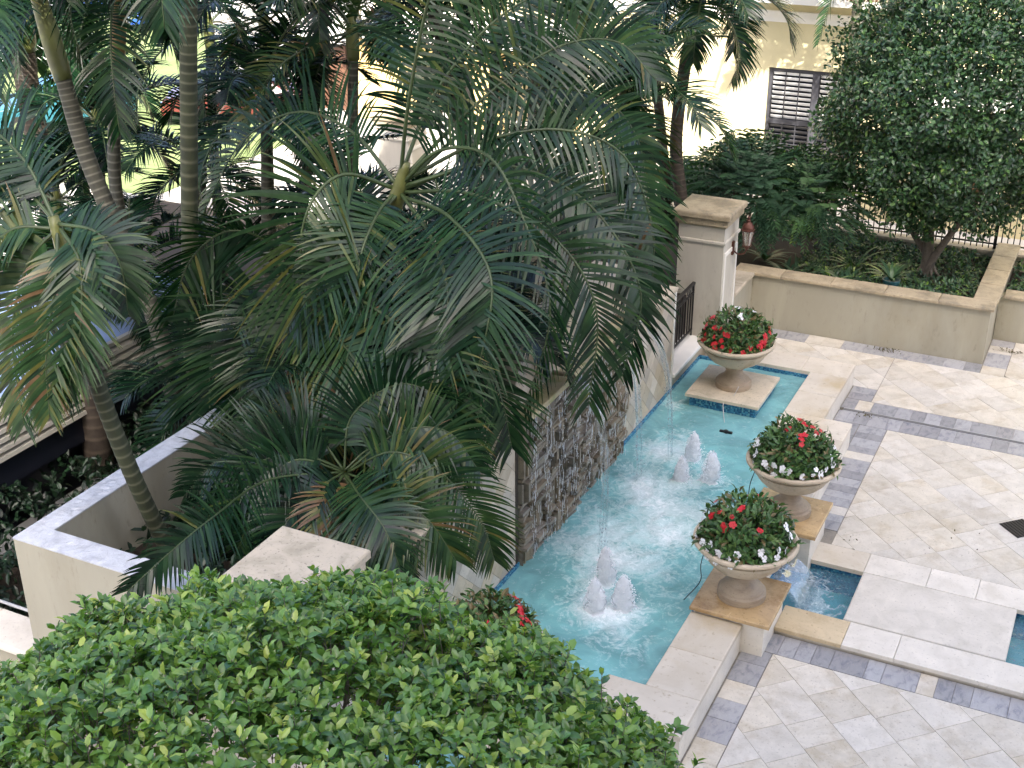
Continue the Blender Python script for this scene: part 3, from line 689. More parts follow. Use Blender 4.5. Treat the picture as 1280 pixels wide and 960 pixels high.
# lantern
lx, ly = -5.66, 20.62
lan = empty('wall_lantern', (-5.92, ly, 2.1), 'reddish copper wall lantern on the side of the tall pillar', 'lantern')
MB().box(-5.92, -5.885, ly-.04, ly+.04, 1.98, 2.22).build('back_plate', M['copper'], lan)
MB().tube(spline([(-5.89,ly,2.05),(-5.80,ly,2.0),(-5.70,ly,2.03),(lx,ly,2.13)], 10), .014, 8).build('arm', M['copper'], lan)
MB().lathe([(.02,-.06),(.035,-.03),(.05,0),(.075,.01),(.08,.025),(.06,.03)], (lx,ly,2.16), 12).build('base', M['copper'], lan)
MB().lathe([(.062,0),(.105,.26),(.104,.262),(.0,.262)], (lx,ly,2.19), 12).build('glass', M['lamp_glass'], lan)
for k in range(6):
    a = k*math.pi/3; MB().tube([(lx+.064*math.cos(a),ly+.064*math.sin(a),2.19),(lx+.108*math.cos(a),ly+.108*math.sin(a),2.45)], .006, 5).build('cage_bar', M['copper'], lan)
MB().lathe([(.108,0),(.12,.01),(.12,.025),(.105,.03),(.1,.07),(.075,.12),(.035,.15),(.03,.17),(.04,.185),(.02,.20),(.02,.22),(.028,.235),(.0,.26)], (lx,ly,2.45), 14).build('dome', M['copper'], lan)

# ------------------------------------------------------------------ pedestals and urns
def pedestal(xc, yc, zt, sx, sy, capm, label, base='stone'):
    p = empty('urn_pedestal', (xc, yc, 0), label, 'pedestal')
    MB().slab(xc-sx/2, xc+sx/2, yc-sy/2, yc+sy/2, zt-.055, zt, .012).build('cap_slab', M[capm], p)
    if base == 'stone': MB().box(xc-sx/2+.06, xc+sx/2-.07, yc-sy/2+.06, yc+sy/2-.06, -.3, zt-.056).build('block', M['travertine_pale'], p)
    else: MB().box(xc-sx/2+.06, xc+sx/2-.06, yc-sy/2+.06, yc+sy/2-.06, -.35, zt-.056).build('block', M['mosaic'], p)
    return p
pedestal(-3.26, 12.85, .5, .98, 1.0, 'wet_travertine', 'wet orange-brown pedestal under the nearest urn')
pedestal(-3.26, 15.02, .5, .98, 1.0, 'wet_travertine', 'wet brown pedestal under the middle urn')
pedestal(-5.14, 18.55, .50, 1.22, 1.26, 'cap_light', 'square stone plinth with blue mosaic sides standing in the pool under the far urn', 'mosaic')
pedestal(-5.14, 9.75, .46, 1.22, 1.26, 'cap_light', 'square stone plinth in the pool under the urn half hidden by leaves', 'mosaic')
PROF = [(.295,0),(.30,.03),(.295,.085),(.27,.10),(.262,.125),(.245,.14),(.20,.165),(.165,.20),(.142,.245),(.132,.29),(.135,.315),(.165,.325),(.172,.345),(.16,.365),(.20,.385),(.30,.42),(.385,.47),(.45,.535),(.488,.60),(.50,.635),(.522,.64),(.525,.675),(.505,.68),(.52,.70),(.575,.725),(.615,.75),(.63,.775),(.625,.80),(.60,.812),(.565,.80),(.53,.77),(.5,.72)]
def flowermesh(name, mat, r=.026):
    m_ = MB()
    for k in range(5):
        a = k*1.2566; a1, a2 = a-.5, a+.5; c = (0,0,0)
        m_.add([(0,0,.004)]+[(r*q*math.cos(a+t), r*q*math.sin(a+t), .004+.006*(k%2)) for t, q in ((-.62,.55),(-.5,.92),(-.12,1.05),(.12,1.05),(.5,.92),(.62,.55))], [(0,1,2,3,4,5,6)])
    o = m_.build(name, mat, base=(0,0,0)); me = o.data; bpy.data.objects.remove(o); return me
RED = flowermesh('red_flower', M['red_petal'], .034); WHITE = flowermesh('white_flower', M['white_petal'], .036)
def leaf_at(m_, p, d, n, L_, w, fold=.25, curl=.15, tint=.5):
    """pointed oval leaf: base p, direction d, surface normal n"""
    d = d.normalized(); n = (n-d*n.dot(d)).normalized(); s = d.cross(n)
    q = []
    for t, ww in ((.28, .86), (.70, .84)):
        c = p+d*(L_*t)-n*(curl*L_*t*t); q += [c+s*(w*.5*ww)+n*(fold*w*.5), c, c-s*(w*.5*ww)+n*(fold*w*.5)]
    tip = p+d*L_-n*(curl*L_*1.2)
    m_.cur = tint
    m_.add([p]+q+[tip], [(0,1,2),(0,2,3),(1,4,5,2),(2,5,6,3),(4,7,5),(5,7,6)])
def urn(xc, yc, z, ulabel, flabel, reds, whites, seed, brownish=0.1):
    u = empty('stone_urn', (xc, yc, z), ulabel, 'urn', 'stone flower urns along the pool')
    MB().lathe(PROF[:13], (xc, yc, z), 40, .02).build('foot', M['urn_base'], u, smooth=True, sharp=28)
    MB().lathe(PROF[12:], (xc, yc, z), 48, .01).build('bowl', M['urn'], u, smooth=True, sharp=38)
    MB().lathe([(.52,.70),(.52,.745),(.0,.75)], (xc, yc, z), 24).build('soil', M['soil'], u)
    f = empty('flower_mound', (xc, yc, z+.76), flabel, 'flowers', 'mounds of red and white flowers in the urns')
    rn = random.Random(seed); m_ = MB()
    RX, RZ = .535, .52; c0 = Vector((xc, yc, z+.76))
    for k in range(1900):
        v = sph(rn)
        if v.z < 0: v.z = -v.z*.4
        rr = rn.uniform(.78, 1.04)*(1+.16*noise.noise(v*3+Vector((seed,0,0)))+.08*noise.noise(v*8))
        p = c0+Vector((v.x*RX*rr, v.y*RX*rr, v.z*RZ*rr+.02)); d = (v+sph(rn)*.9+Vector((0,0,.25))); nrm = (v+sph(rn)*.5+Vector((0,0,.5)))
        t = rn.random(); t = t*.85 if rn.random() > brownish else .97
        leaf_at(m_, p, d, nrm, rn.uniform(.075,.125), rn.uniform(.034,.052), .25, .25, t)
    m_.build('leaves', M['urn_leaf'], f, tint=True)['kind'] = 'stuff'
    cm = MB(); cm.lathe([(RX*.8*math.cos(i*.15), RZ*.8*math.sin(i*.15)) for i in range(11)], (xc, yc, z+.74), 20)
    for kind, spots in (('red_flower', reds), ('white_flower', whites)):
        for az, el, n_ in spots:
            for _ in range(n_):
                a = R(az)+rn.gauss(0, .13); e = R(el)+rn.gauss(0, .10)
                v = Vector((math.cos(a)*math.cos(e), math.sin(a)*math.cos(e), math.sin(e)))
                rr = 1.06*(1+.10*noise.noise(v*3+Vector((seed,0,0))))
                o = link(bpy.data.objects.new(kind, RED if kind[0] == 'r' else WHITE)); o.parent = f
                o.location = Vector((v.x*RX*rr, v.y*RX*rr, v.z*RZ*rr+.02)); o.scale = [rn.uniform(.8,1.45)]*3
                o.rotation_euler = (v+sph(rn)*.35).to_track_quat('Z', 'Y').to_euler()
    return f
# azimuth (deg, 0=+x, 90=+y, -90 towards the camera), elevation
urn(-3.26, 12.85, .5, 'nearest stone urn on the wet orange-brown pedestal', 'nearest full flower mound, red blooms on top and white blooms round its front edge',
    [(-150,45,4),(-120,35,3),(-110,55,3),(-60,40,2),(100,55,3),(170,50,3),(-100,75,2),(60,50,2)], [(-175,20,4),(-155,10,4),(-130,6,4),(-105,4,5),(-80,4,3),(-55,8,3),(-30,14,3),(0,25,4),(30,30,4),(55,35,3)], 11)
urn(-3.26, 15.02, .5, 'middle stone urn on the wet brown pedestal', 'middle flower mound, red blooms on the crown and white blooms low in front',
    [(-60,60,4),(90,70,4),(30,60,3),(-120,70,2),(0,75,3)], [(-165,25,4),(-140,15,4),(-115,12,4),(-90,12,5),(-65,12,4),(-40,15,4),(-10,22,3),(20,25,3),(160,30,3)], 12)
urn(-5.14, 18.55, .50, 'far stone urn on the plinth standing in the pool by the tall pillar', 'far flower mound ringed with red blooms, one white cluster near its top',
    [(-160,25,6),(-140,15,6),(-110,12,7),(-95,30,4),(-120,40,4),(-30,12,7),(-10,20,6),(-70,8,3),(-50,6,3),(170,40,4),(200,50,3),(10,30,4)], [(110,70,5),(60,62,5),(-60,72,5),(140,62,2)], 13, .22)
urn(-5.14, 9.75, .46, 'stone urn mostly hidden behind the foreground leaves at the pool edge', 'red flower mound just visible above the foreground leaves at the pool edge',
    [(-30,30,8),(0,40,8),(20,25,7),(-10,15,7),(60,40,5),(30,55,5),(90,50,4),(-60,50,4)], [], 14, .25)
# supply wires from the urns into the water
def wire(label, pts, mat): tag(MB().tube(spline(pts, 14), .006, 6).build('cable', mat), label, 'cable')
wire('thin dark cable hanging from the nearest urn into the pool', [(-3.72,12.95,1.22),(-3.79,12.85,.8),(-3.80,12.9,.5),(-3.95,12.75,.27)], M['iron'])
wire('thin dark cable hanging beside the middle urn', [(-3.7,14.9,1.2),(-3.78,14.85,.85),(-3.72,14.7,.52),(-3.6,14.6,.5)], M['iron'])
wire('pale cable running from the far urn over its plinth into the pool', [(-4.98,18.32,.60),(-5.02,18.1,.475),(-5.1,17.93,.47),(-5.03,17.75,.3),(-4.85,17.35,.22)], M['pipe'])
uf = empty('underwater_light', (-4.85, 17.3, .2), 'small dark light fitting poking out of the water before the far urn', 'light fitting')
MB().tube([(-4.85,17.3,.1),(-4.85,17.3,.31)], .035, 10).build('body', M['iron'], uf); MB().box(-4.95,-4.75,17.28,17.32,.27,.30).build('bracket', M['iron'], uf)

# ------------------------------------------------------------------ falling water
def stream(x0, y0, z0, x1, y1, label, seed, w=.05):
    rn = random.Random(seed); m_ = MB(); X = lambda q: x0+(x1-x0)*(1-(1-q)**3); Z = lambda q: z0-(z0-.27)*q**1.5
    for k in range(4):
        ox, oy = rn.uniform(-.02,.02), rn.uniform(-.045,.045); vs = []
        for i in range(40):
            q = i/39; c = Vector((X(q)+ox+.008*noise.noise(Vector((q*9,k,seed))), y0+(y1-y0)*q+oy*(1+q)+.02*noise.noise(Vector((q*7,k+5,seed))), Z(q)))
            ww = w*.62*(.45+.5*noise.noise(Vector((q*8,k,seed+3)))+.15)*(1-.4*q)
            d = Vector((.75, .66, 0)) if k % 2 else Vector((.4, .9, 0))
            vs += [c-d*ww, c+Vector((.012,-.012,0)), c+d*ww]
        m_.add(vs, [(3*i+j, 3*i+j+1, 3*i+j+4, 3*i+j+3) for i in range(39) for j in (0,1)])
    for _ in range(260):
        q = rn.random()**.5; p = Vector((X(q)+rn.gauss(0,.025), y0+(y1-y0)*q+rn.gauss(0,.04+.05*q), Z(q))); rr = rn.uniform(.003,.008)
        m_.add([p+Vector(t)*rr for t in ((1,0,0),(-.5,.86,0),(-.5,-.86,0),(0,0,3.2))], [(0,1,3),(1,2,3),(2,0,3),(0,2,1)])
    tag(m_.build('water_stream', M['clear_water'], smooth=True), label, 'water', 'streams falling from the wall spouts')
stream(-5.82,13.6,RZ1+.15,-5.29,13.33,'broad stream falling just behind the near cluster of jets',2,.055)
stream(-5.82,15.1,RZ1+.15,-5.55,15.35,'stream falling in front of the right part of the relief',4,.06)
stream(-5.82,15.75,RZ1+.15,-5.36,16.15,'stream farthest from the foreground, splashing by the tiled wall',5,.05)
tr_ = MB(); rn = random.Random(5)
for _ in range(1500):
    y = RY0+.15+(RY1-RY0-.3)*rn.random(); y += .1*math.sin(y*14); z = rn.uniform(.3, RZ1); L_ = rn.choice((.012,.02,.06,.12)); r = rn.uniform(.002,.0055); x = -6.07+rn.uniform(-.02,.08)
    tr_.tube([(x,y,z),(x+.004,y+.002,z-L_*.5),(x,y,z-L_)], [r*.5,r,r*.7], 4)
tag(tr_.build('trickling_water', M['froth']), 'bright threads and drops of water running down the stone relief', 'water', kind='stuff')

# ------------------------------------------------------------------ planters at the back
PZ = 1.08
pl = empty('stone_planter', (-3.5, 23, 0), 'long cream planter wall with weathered stone coping holding the round tree', 'planter')
MB().box(-5.98, -1.68, 22.36, 22.66, -.3, PZ-.06).box(-1.98, -1.68, 22.66, 26.0, -.3, PZ-.06).box(-6.30, -5.98, 20.95, 22.66, -.3, PZ-.06).build('wall', M['stucco'], pl)
x = -6.34
for L_ in (.9,.93,.98,.95,.96):
    MB().slab(x+.002, min(x+L_, -1.62)-.002, 22.30, 22.72, PZ-.06, PZ, .02).build('coping_stone', M['weathered_cap'], pl); x += L_
for k in range(4): MB().slab(-2.04, -1.61, 22.722+k*.84, 22.722+k*.84+.836, PZ-.06, PZ, .02).build('coping_stone', M['weathered_cap'], pl)
for k in range(2): MB().slab(-6.34, -5.93, 20.945+k*.677, 20.945+k*.677+.673, PZ-.06, PZ, .02).build('coping_stone', M['cap_light'], pl)
MB().box(-11, -1.99, 22.67, 26.0, -.3, .72).box(-11, -6.31, 20.95, 22.67, -.3, .72).build('soil', M['soil'], pl)
p2 = empty('stone_planter', (1, 24.4, 0), 'lower cream planter at the right edge beyond the corner of the long one', 'planter')
MB().box(-1.67, 8, 23.65, 23.95, -.3, .82).build('wall', M['stucco'], p2)
for k in range(9): MB().slab(-1.60+k*.9, -1.604+(k+1)*.9, 23.60, 24.0, .82, .88, .02).build('coping_stone', M['weathered_cap'], p2)
MB().box(-1.67, 8, 23.96, 26, -.3, .55).build('soil', M['soil'], p2)
rw = empty('rail_kerb', (-2, 26.1, 0), 'low stone kerb under the black railing behind the planter', 'kerb')
MB().box(-9, 8, 26.0, 26.22, -.3, .86).build('wall', M['stucco'], rw)
for k in range(17): MB().slab(-9+k, -8.004+k, 25.95, 26.28, .86, .92, .015).build('coping_stone', M['cap_light'], rw)
rl = empty('iron_railing', (-2, 26.12, .92), 'long black picket railing behind the planters and the round tree', 'railing')
MB().box(-9, 8, 26.10, 26.15, 1.93, 1.97).build('top_rail', M['iron'], rl); MB().box(-9, 8, 26.11, 26.14, 1.0, 1.03).build('bottom_rail', M['iron'], rl)
k = 0; x = -9
while x < 4:
    post = k % 12 == 0
    MB().box(x-(.03 if post else .01), x+(.03 if post else .01), 26.115-(.02 if post else 0), 26.135+(.02 if post else 0), .92, 1.99 if post else 1.93).build('post' if post else 'picket', M['iron'], rl); x += .115; k += 1
# side railing left of the facade
r2 = empty('stair_railing', (-9.6, 29, 0), 'black railing with pale handrail running towards the facade behind the palms', 'railing')
MB().box(-9.66, -9.58, 27, 32.9, 1.02, 1.08).build('handrail', M['white_trim'], r2)
for k in range(40): MB().box(-9.63, -9.61, 27.05+k*.148, 27.07+k*.148, 0, 1.02).build('picket', M['iron'], r2)

# ------------------------------------------------------------------ sunlit building at the back
bd = empty('back_building', (-9, 33, 0), 'pale yellow sunlit building with a shuttered window behind the trees', 'building')
FYB = 33.0
def wall_with_holes(x0, x1, z0, z1, holes, y, t, mat, parent, name='wall'):
    xs = sorted({x0, x1, *[h[0] for h in holes], *[h[1] for h in holes]}); m_ = MB()
    for i in range(len(xs)-1):
        a, b_ = xs[i], xs[i+1]; hs = sorted([h for h in holes if h[0] <= a+1e-6 and h[1] >= b_-1e-6], key=lambda h: h[2]); z = z0
        for h in hs:
            if h[2] > z: m_.box(a, b_, y, y+t, z, h[2])
            z = h[3]
        if z < z1: m_.box(a, b_, y, y+t, z, z1)
    return m_.build(name, mat, parent)
WX0, WX1, WZ0, WZ1 = -8.84, -6.35, .28, 2.70
wall_with_holes(-14.2, 6, -.4, 12, [(WX0, WX1, WZ0, WZ1), (-5.2, -2.4, -.4, 2.35), (0, 2.4, .28, 2.7)], FYB, .4, M['facade'], bd)
MB().slab(-14.3, 6.1, FYB-.08, FYB+.3, 4.02, 4.14, .02).box(-14.25, 6.1, FYB-.04, FYB+.1, 3.86, 4.02).build('string_course', M['white_trim'], bd)
MB().box(-9.3, -5.3, FYB-.9, FYB, 4.45, 4.62).build('balcony_floor', M['white_trim'], bd)
for k in range(40): MB().box(-9.25+k*.1, -9.2+k*.1, FYB-.88, FYB-.83, 4.62, 5.6).build('baluster', M['wood'], bd)
MB().box(-9.3, -5.3, FYB-.9, FYB-.8, 5.6, 5.68).build('balcony_rail', M['wood'], bd)
def shuttered(x0, x1, z0, z1):
    w_ = MB(); f = .09; y = FYB+.06
    w_.box(x0, x1, y, y+.12, z1-f, z1).box(x0, x1, y, y+.12, z0, z0+f).box(x0, x0+f, y, y+.12, z0+f, z1-f).box(x1-f, x1, y, y+.12, z0+f, z1-f)
    xm = (x0+x1)/2; w_.box(xm-.09, xm+.09, y-.02, y+.1, z0+f, z1-f); zm = z0+(z1-z0)*.42; w_.box(x0+f, x1-f, y, y+.1, zm-.06, zm+.06)
    win = w_.build('window', M['dark_wood'], bd)
    MB().box(x0+.02, x1-.02, y+.13, y+.16, z0+.02, z1-.02).build('pane', M['dark_glass'], win)
    for a, b_ in ((x0+f, xm-.09), (xm+.09, x1-f)):
        for c, d, mat in ((z0+f, zm-.06, 'dark_wood'), (zm+.06, z1-f, 'slat_white')):
            n_ = int((d-c)/.115)
            for i in range(n_):
                z = c+(d-c)*(i+.5)/n_
                MB().obox((( a+b_)/2, y+.06, z), ((b_-a)/2-.02, 0, 0), (0, .022, -.036), (0, .004, .004)).build('slat', M[mat], win)
            for q in (1/3, 2/3): MB().box(a+(b_-a)*q-.012, a+(b_-a)*q+.012, y+.02, y+.045, c, d).build('glazing_bar', M['dark_wood'], win)
shuttered(WX0, WX1, WZ0, WZ1); shuttered(0, 2.4, .28, 2.7)
MB().box(-5.2, -2.4, FYB+.8, FYB+.85, -.3, 2.4).build('porch_back', M['dark_wood'], bd)
for cx in (-4.45, -2.3): MB().box(cx-.3, cx+.3, 30.8, 31.4, -.3, 2.6).build('porch_column', M['facade'], bd)
MB().box(-4.95, -1.8, 30.7, 33.0, 2.6, 3.0).build('porch_roof', M['white_trim'], bd)
MB().box(-3.98, -3.88, 31.8, 31.9, -.1, 2.3).box(-3.2, -3.1, 31.8, 31.9, -.1, 2.3).box(-3.98, -3.1, 31.8, 31.9, 2.2, 2.3).box(-3.88, -3.2, 31.82, 31.88, -.1, 1.0).build('door', M['wood'], bd)
MB().box(-5.6, -1.2, 29.9, 30.3, -.3, .45).build('garden_wall', M['facade'], bd)

# golden wing with arches
gw = empty('arched_building', (-18, 33, 0), 'golden yellow wing with arched openings glimpsed through the palms', 'building')
arch = MB(); AX = [(-19.9, -17.7, 2.05), (-16.9, -14.9, 2.05)]
def arch_wall(x0, x1, z0, z1, arches, y, t):
    m_ = MB(); xs = [x0]
    for a, b_, zt in arches: xs += [a+(b_-a)*i/16 for i in range(17)]
    xs.append(x1)
    for i in range(len(xs)-1):
        a, b_ = xs[i], xs[i+1]; zb0 = zb1 = z0
        for A, B, zt in arches:
            if a >= A-1e-6 and b_ <= B+1e-6:
                r = (B-A)/2; c = (A+B)/2; f_ = lambda x: zt-r*.55+.55*math.sqrt(max(0, r*r-(x-c)**2)); zb0, zb1 = f_(a), f_(b_)
        m_.add([(a,y,zb0),(b_,y,zb1),(b_,y,z1),(a,y,z1),(a,y+t,zb0),(b_,y+t,zb1),(b_,y+t,z1),(a,y+t,z1)], [(0,1,2,3),(7,6,5,4),(0,4,5,1),(3,2,6,7),(0,3,7,4),(1,5,6,2)])
    return m_
arch_wall(-21.9, -14.25, -.4, 2.5, AX, 33.3, .4).build('wall', M['facade_gold'], gw)
MB().box(-21.9, -14.25, 35.2, 35.4, -.4, 2.5).build('inner_wall', M['facade'], gw)
MB().slab(-22.1, -14.21, 33.0, 36.5, 2.502, 3.25, .03).build('parapet', M['white_trim'], gw)
MB().box(-21.6, -14.25, 34.2, 34.5, 3.27, 9).build('upper_wall', M['facade'], gw)
for k in range(3): MB().box(-21+k*2.3, -19.8+k*2.3, 34.15, 34.2, 4.0, 6.2).build('window', M['dark_glass'], gw)
for k in range(2): MB().box(AX[k][0]+.1, AX[k][1]-.1, 35.1, 35.2, -.3, 1.9).build('door', M['dark_glass'], gw)
tb = empty('timber_kiosk', (-25, 35, 0), 'brown timber kiosk at the left end of the golden wing', 'kiosk')
MB().box(-24.4, -22.6, 34, 36, -.3, 2.1).build('wall', M['wood'], tb); MB().slab(-24.8, -22.3, 33.7, 36.3, 2.1, 2.3, .03).build('roof', M['white_trim'], tb)

# ------------------------------------------------------------------ palm bed walls on the left
lb = empty('bed_wall', (-9.8, 8.2, 0), 'cream rendered retaining wall with rough whitish top round the palm bed', 'retaining wall')
LZ = 2.2
MB().box(-9.97, -9.69, 8.07, 20.9, -.5, LZ-.03).box(-9.69, -6.74, 8.07, 8.37, -.5, LZ-.03).build('wall', M['stucco'], lb)
# rough trowelled top, displaced
def rough_top(x0, x1, y0, y1):
    m_ = MB(); st = .045; nx = max(2, int((x1-x0)/st)); ny = max(2, int((y1-y0)/st)); vs = []
    for j in range(ny+1):
        for i in range(nx+1):
            x = x0+(x1-x0)*i/nx; y = y0+(y1-y0)*j/ny; edge = i in (0, nx) or j in (0, ny)
            a = (y*2+x*.6, x*18-y*5) if (y1-y0) < (x1-x0) else (x*18, y*14)
            h = 0 if edge else .02*abs(noise.noise(Vector((a[0]*1.0, a[1], 2))))+.006*noise.noise(Vector((x*30, y*30, 7)))
            vs.append((x, y, LZ-.012+h))
    k = len(vs); m_.add(vs, [(j*(nx+1)+i, j*(nx+1)+i+1, (j+1)*(nx+1)+i+1, (j+1)*(nx+1)+i) for j in range(ny) for i in range(nx)])
    m_.box(x0, x1, y0, y1, LZ-.029, LZ-.013); return m_
rough_top(-9.975, -9.685, 8.065, 14.5).build('wall_top', M['rough_plaster'], lb); rough_top(-9.684, -6.75, 8.065, 8.375).build('wall_top', M['rough_plaster'], lb)
tag(MB().box(-9.68, -6.53, 8.38, 22.6, -.3, 1.3).build('palm_bed_soil', M['soil']), kind='structure')
lw = empty('garden_wall', (-12, 8.2, 0), 'low cream wall with worn flat coping at the left edge below the palm bed', 'low wall')
MB().box(-22, -9.975, 8.03, 8.46, -.5, .63).build('wall', M['stucco'], lw)
for k in range(10): MB().slab(-9.98-(k+1)*.95, -9.984-k*.95, 7.97, 8.52, .632, .70, .03).build('coping_stone', M['travertine_pale'], lw)
pp = empty('pipe', (-12, 8.56, .7), 'thin grey pipe with a coupling lying behind the low wall', 'pipe')
MB().tube([(-18,8.58,.72),(-9.99,8.58,.72)], .02, 8).build('tube', M['pipe'], pp); MB().tube([(-10.45,8.58,.72),(-10.25,8.58,.72)], .035, 8).build('coupling', M['pipe'], pp)

# kiosk with ribbed fascia
kk = empty('ribbed_shelter', (-14, 13, 0), 'low shelter with cream ribbed fascia, roof coloured blue as painted sky reflection and black underside among the palms', 'shelter')
MB().box(-16.5, -13.05, 6, 15.6, 1.90, 1.93).build('roof', M['roof_sky_tint'], kk)
MB().box(-13.08, -13.0, 6, 15.6, 1.93, 1.99).build('roof_edge', M['ribbed'], kk)
for k in range(6):
    z = 1.90-k*.122; m_ = MB(); m_.add([(-13.05,6,z),(-13.05,15.6,z),(-12.94+k*.012,15.6,z-.03),(-12.94+k*.012,6,z-.03),(-12.93+k*.012,6,z-.085),(-12.93+k*.012,15.6,z-.085),(-13.05,15.6,z-.118),(-13.05,6,z-.118)],
        [(0,3,2,1),(3,4,5,2),(4,7,6,5),(0,7,4,3),(1,2,5,6)]); m_.build('rib', M['ribbed'], kk)
MB().box(-13.2, -12.98, 6, 15.6, .75, 1.165).build('band', M['navy'], kk)
MB().box(-16.4, -13.2, 6.1, 15.5, -.1, 1.89).build('body', M['navy'], kk)
MB().box(-12.96, -12.6, 6.5, 15.2, .0, .12).build('threshold', M['pipe'], kk)

# ------------------------------------------------------------------ cars on the far street
def car(x, y, rz, paint, label):
    c = empty('parked_car', (x, y, 0), label, 'car', 'cars parked beyond the palms'); c.rotation_euler.z = R(rz)
    def put(m_, name, mat, smooth=False):
        me = bpy.data.meshes.new(name); me.from_pydata(m_.v, [], m_.f); me.materials.append(mat); o = link(bpy.data.objects.new(name, me)); o.parent = c
        if smooth: me.polygons.foreach_set('use_smooth', [True]*len(me.polygons))
        return o
    side = [(-2.2,.35),(-2.22,.62),(-2.1,.86),(-1.5,.95),(-.9,1.0),(-.45,1.38),(.3,1.46),(1.0,1.42),(1.6,1.02),(2.1,.92),(2.2,.6),(2.15,.35)]
    b_ = MB(); n_ = len(side)
    ws = [.86,.88,.86,.86,.84,.66,.64,.64,.84,.84,.86,.84]
    vs = [(x_, -w_, z_) for (x_, z_), w_ in zip(side, ws)]+[(x_, w_, z_) for (x_, z_), w_ in zip(side, ws)]
    b_.add(vs, [tuple(range(n_-1, -1, -1)), tuple(range(n_, 2*n_))]+[(i, (i+1)%n_, n_+(i+1)%n_, n_+i) for i in range(n_)])
    o = put(b_, 'body', paint); bv = o.modifiers.new('b', 'BEVEL'); bv.width = .05; bv.segments = 2
    g_ = MB()
    g_.add([(-.86,-.78,1.03),(-.86,.78,1.03),(-.50,.62,1.35),(-.50,-.62,1.35)], [(0,3,2,1)]).add([(1.53,-.78,1.07),(1.53,.78,1.07),(1.08,.62,1.385),(1.08,-.62,1.385)], [(0,1,2,3)])
    for s in (-1, 1): g_.add([(-.7,s*.86,1.02),(1.4,s*.86,1.02),(.95,s*.675,1.37),(-.38,s*.685,1.35)], [(0,1,2,3) if s < 0 else (3,2,1,0)])
    g2 = put(g_, 'windows', M['dark_glass']); g2.location.z = .012
    for x_ in (-1.35, 1.35):
        for s in (-1, 1):
            t_ = MB().tube([(x_, s*.70, .33), (x_, s*.90, .33)], .33, 18); put(t_, 'wheel', M['black_rubber'])
            t_ = MB().tube([(x_, s*.89, .33), (x_, s*.91, .33)], .2, 12); put(t_, 'hub_cap', M['chrome'])
    for s in (-1, 1): put(MB().box(-2.24,-2.18,s*.7-.15,s*.7+.15,.6,.74), 'headlight', M['chrome'])
    return c
blue = plain('blue_paint', (.02,.09,.45), .25, .2, 1); teal = plain('teal_paint', (.02,.12,.17), .25, .2, 1); white = plain('white_paint', (.75,.75,.75), .25, 0, 1); red = plain('red_paint', (.09,.012,.012), .25, 0, 1)
for u, v, rz, p_, l_ in ((105,12,140,blue,'blue car farthest up the street, seen at the top left between palm trunks'),(75,158,60,teal,'teal car glimpsed left of the leaning palm trunk'),(30,85,60,white,'white car between the teal car and the left edge'),
                      (300,150,30,red,'red car behind the palm fronds right of the straight trunk'),(180,30,140,blue,'second blue car, nearer the straight trunk')):
    d = rt*((u-640)/CAM_F) - up*((v-480)/CAM_F) + fw; p = d*(-CAM_H/d.z)
    car(p.x, p.y, rz, p_, l_)

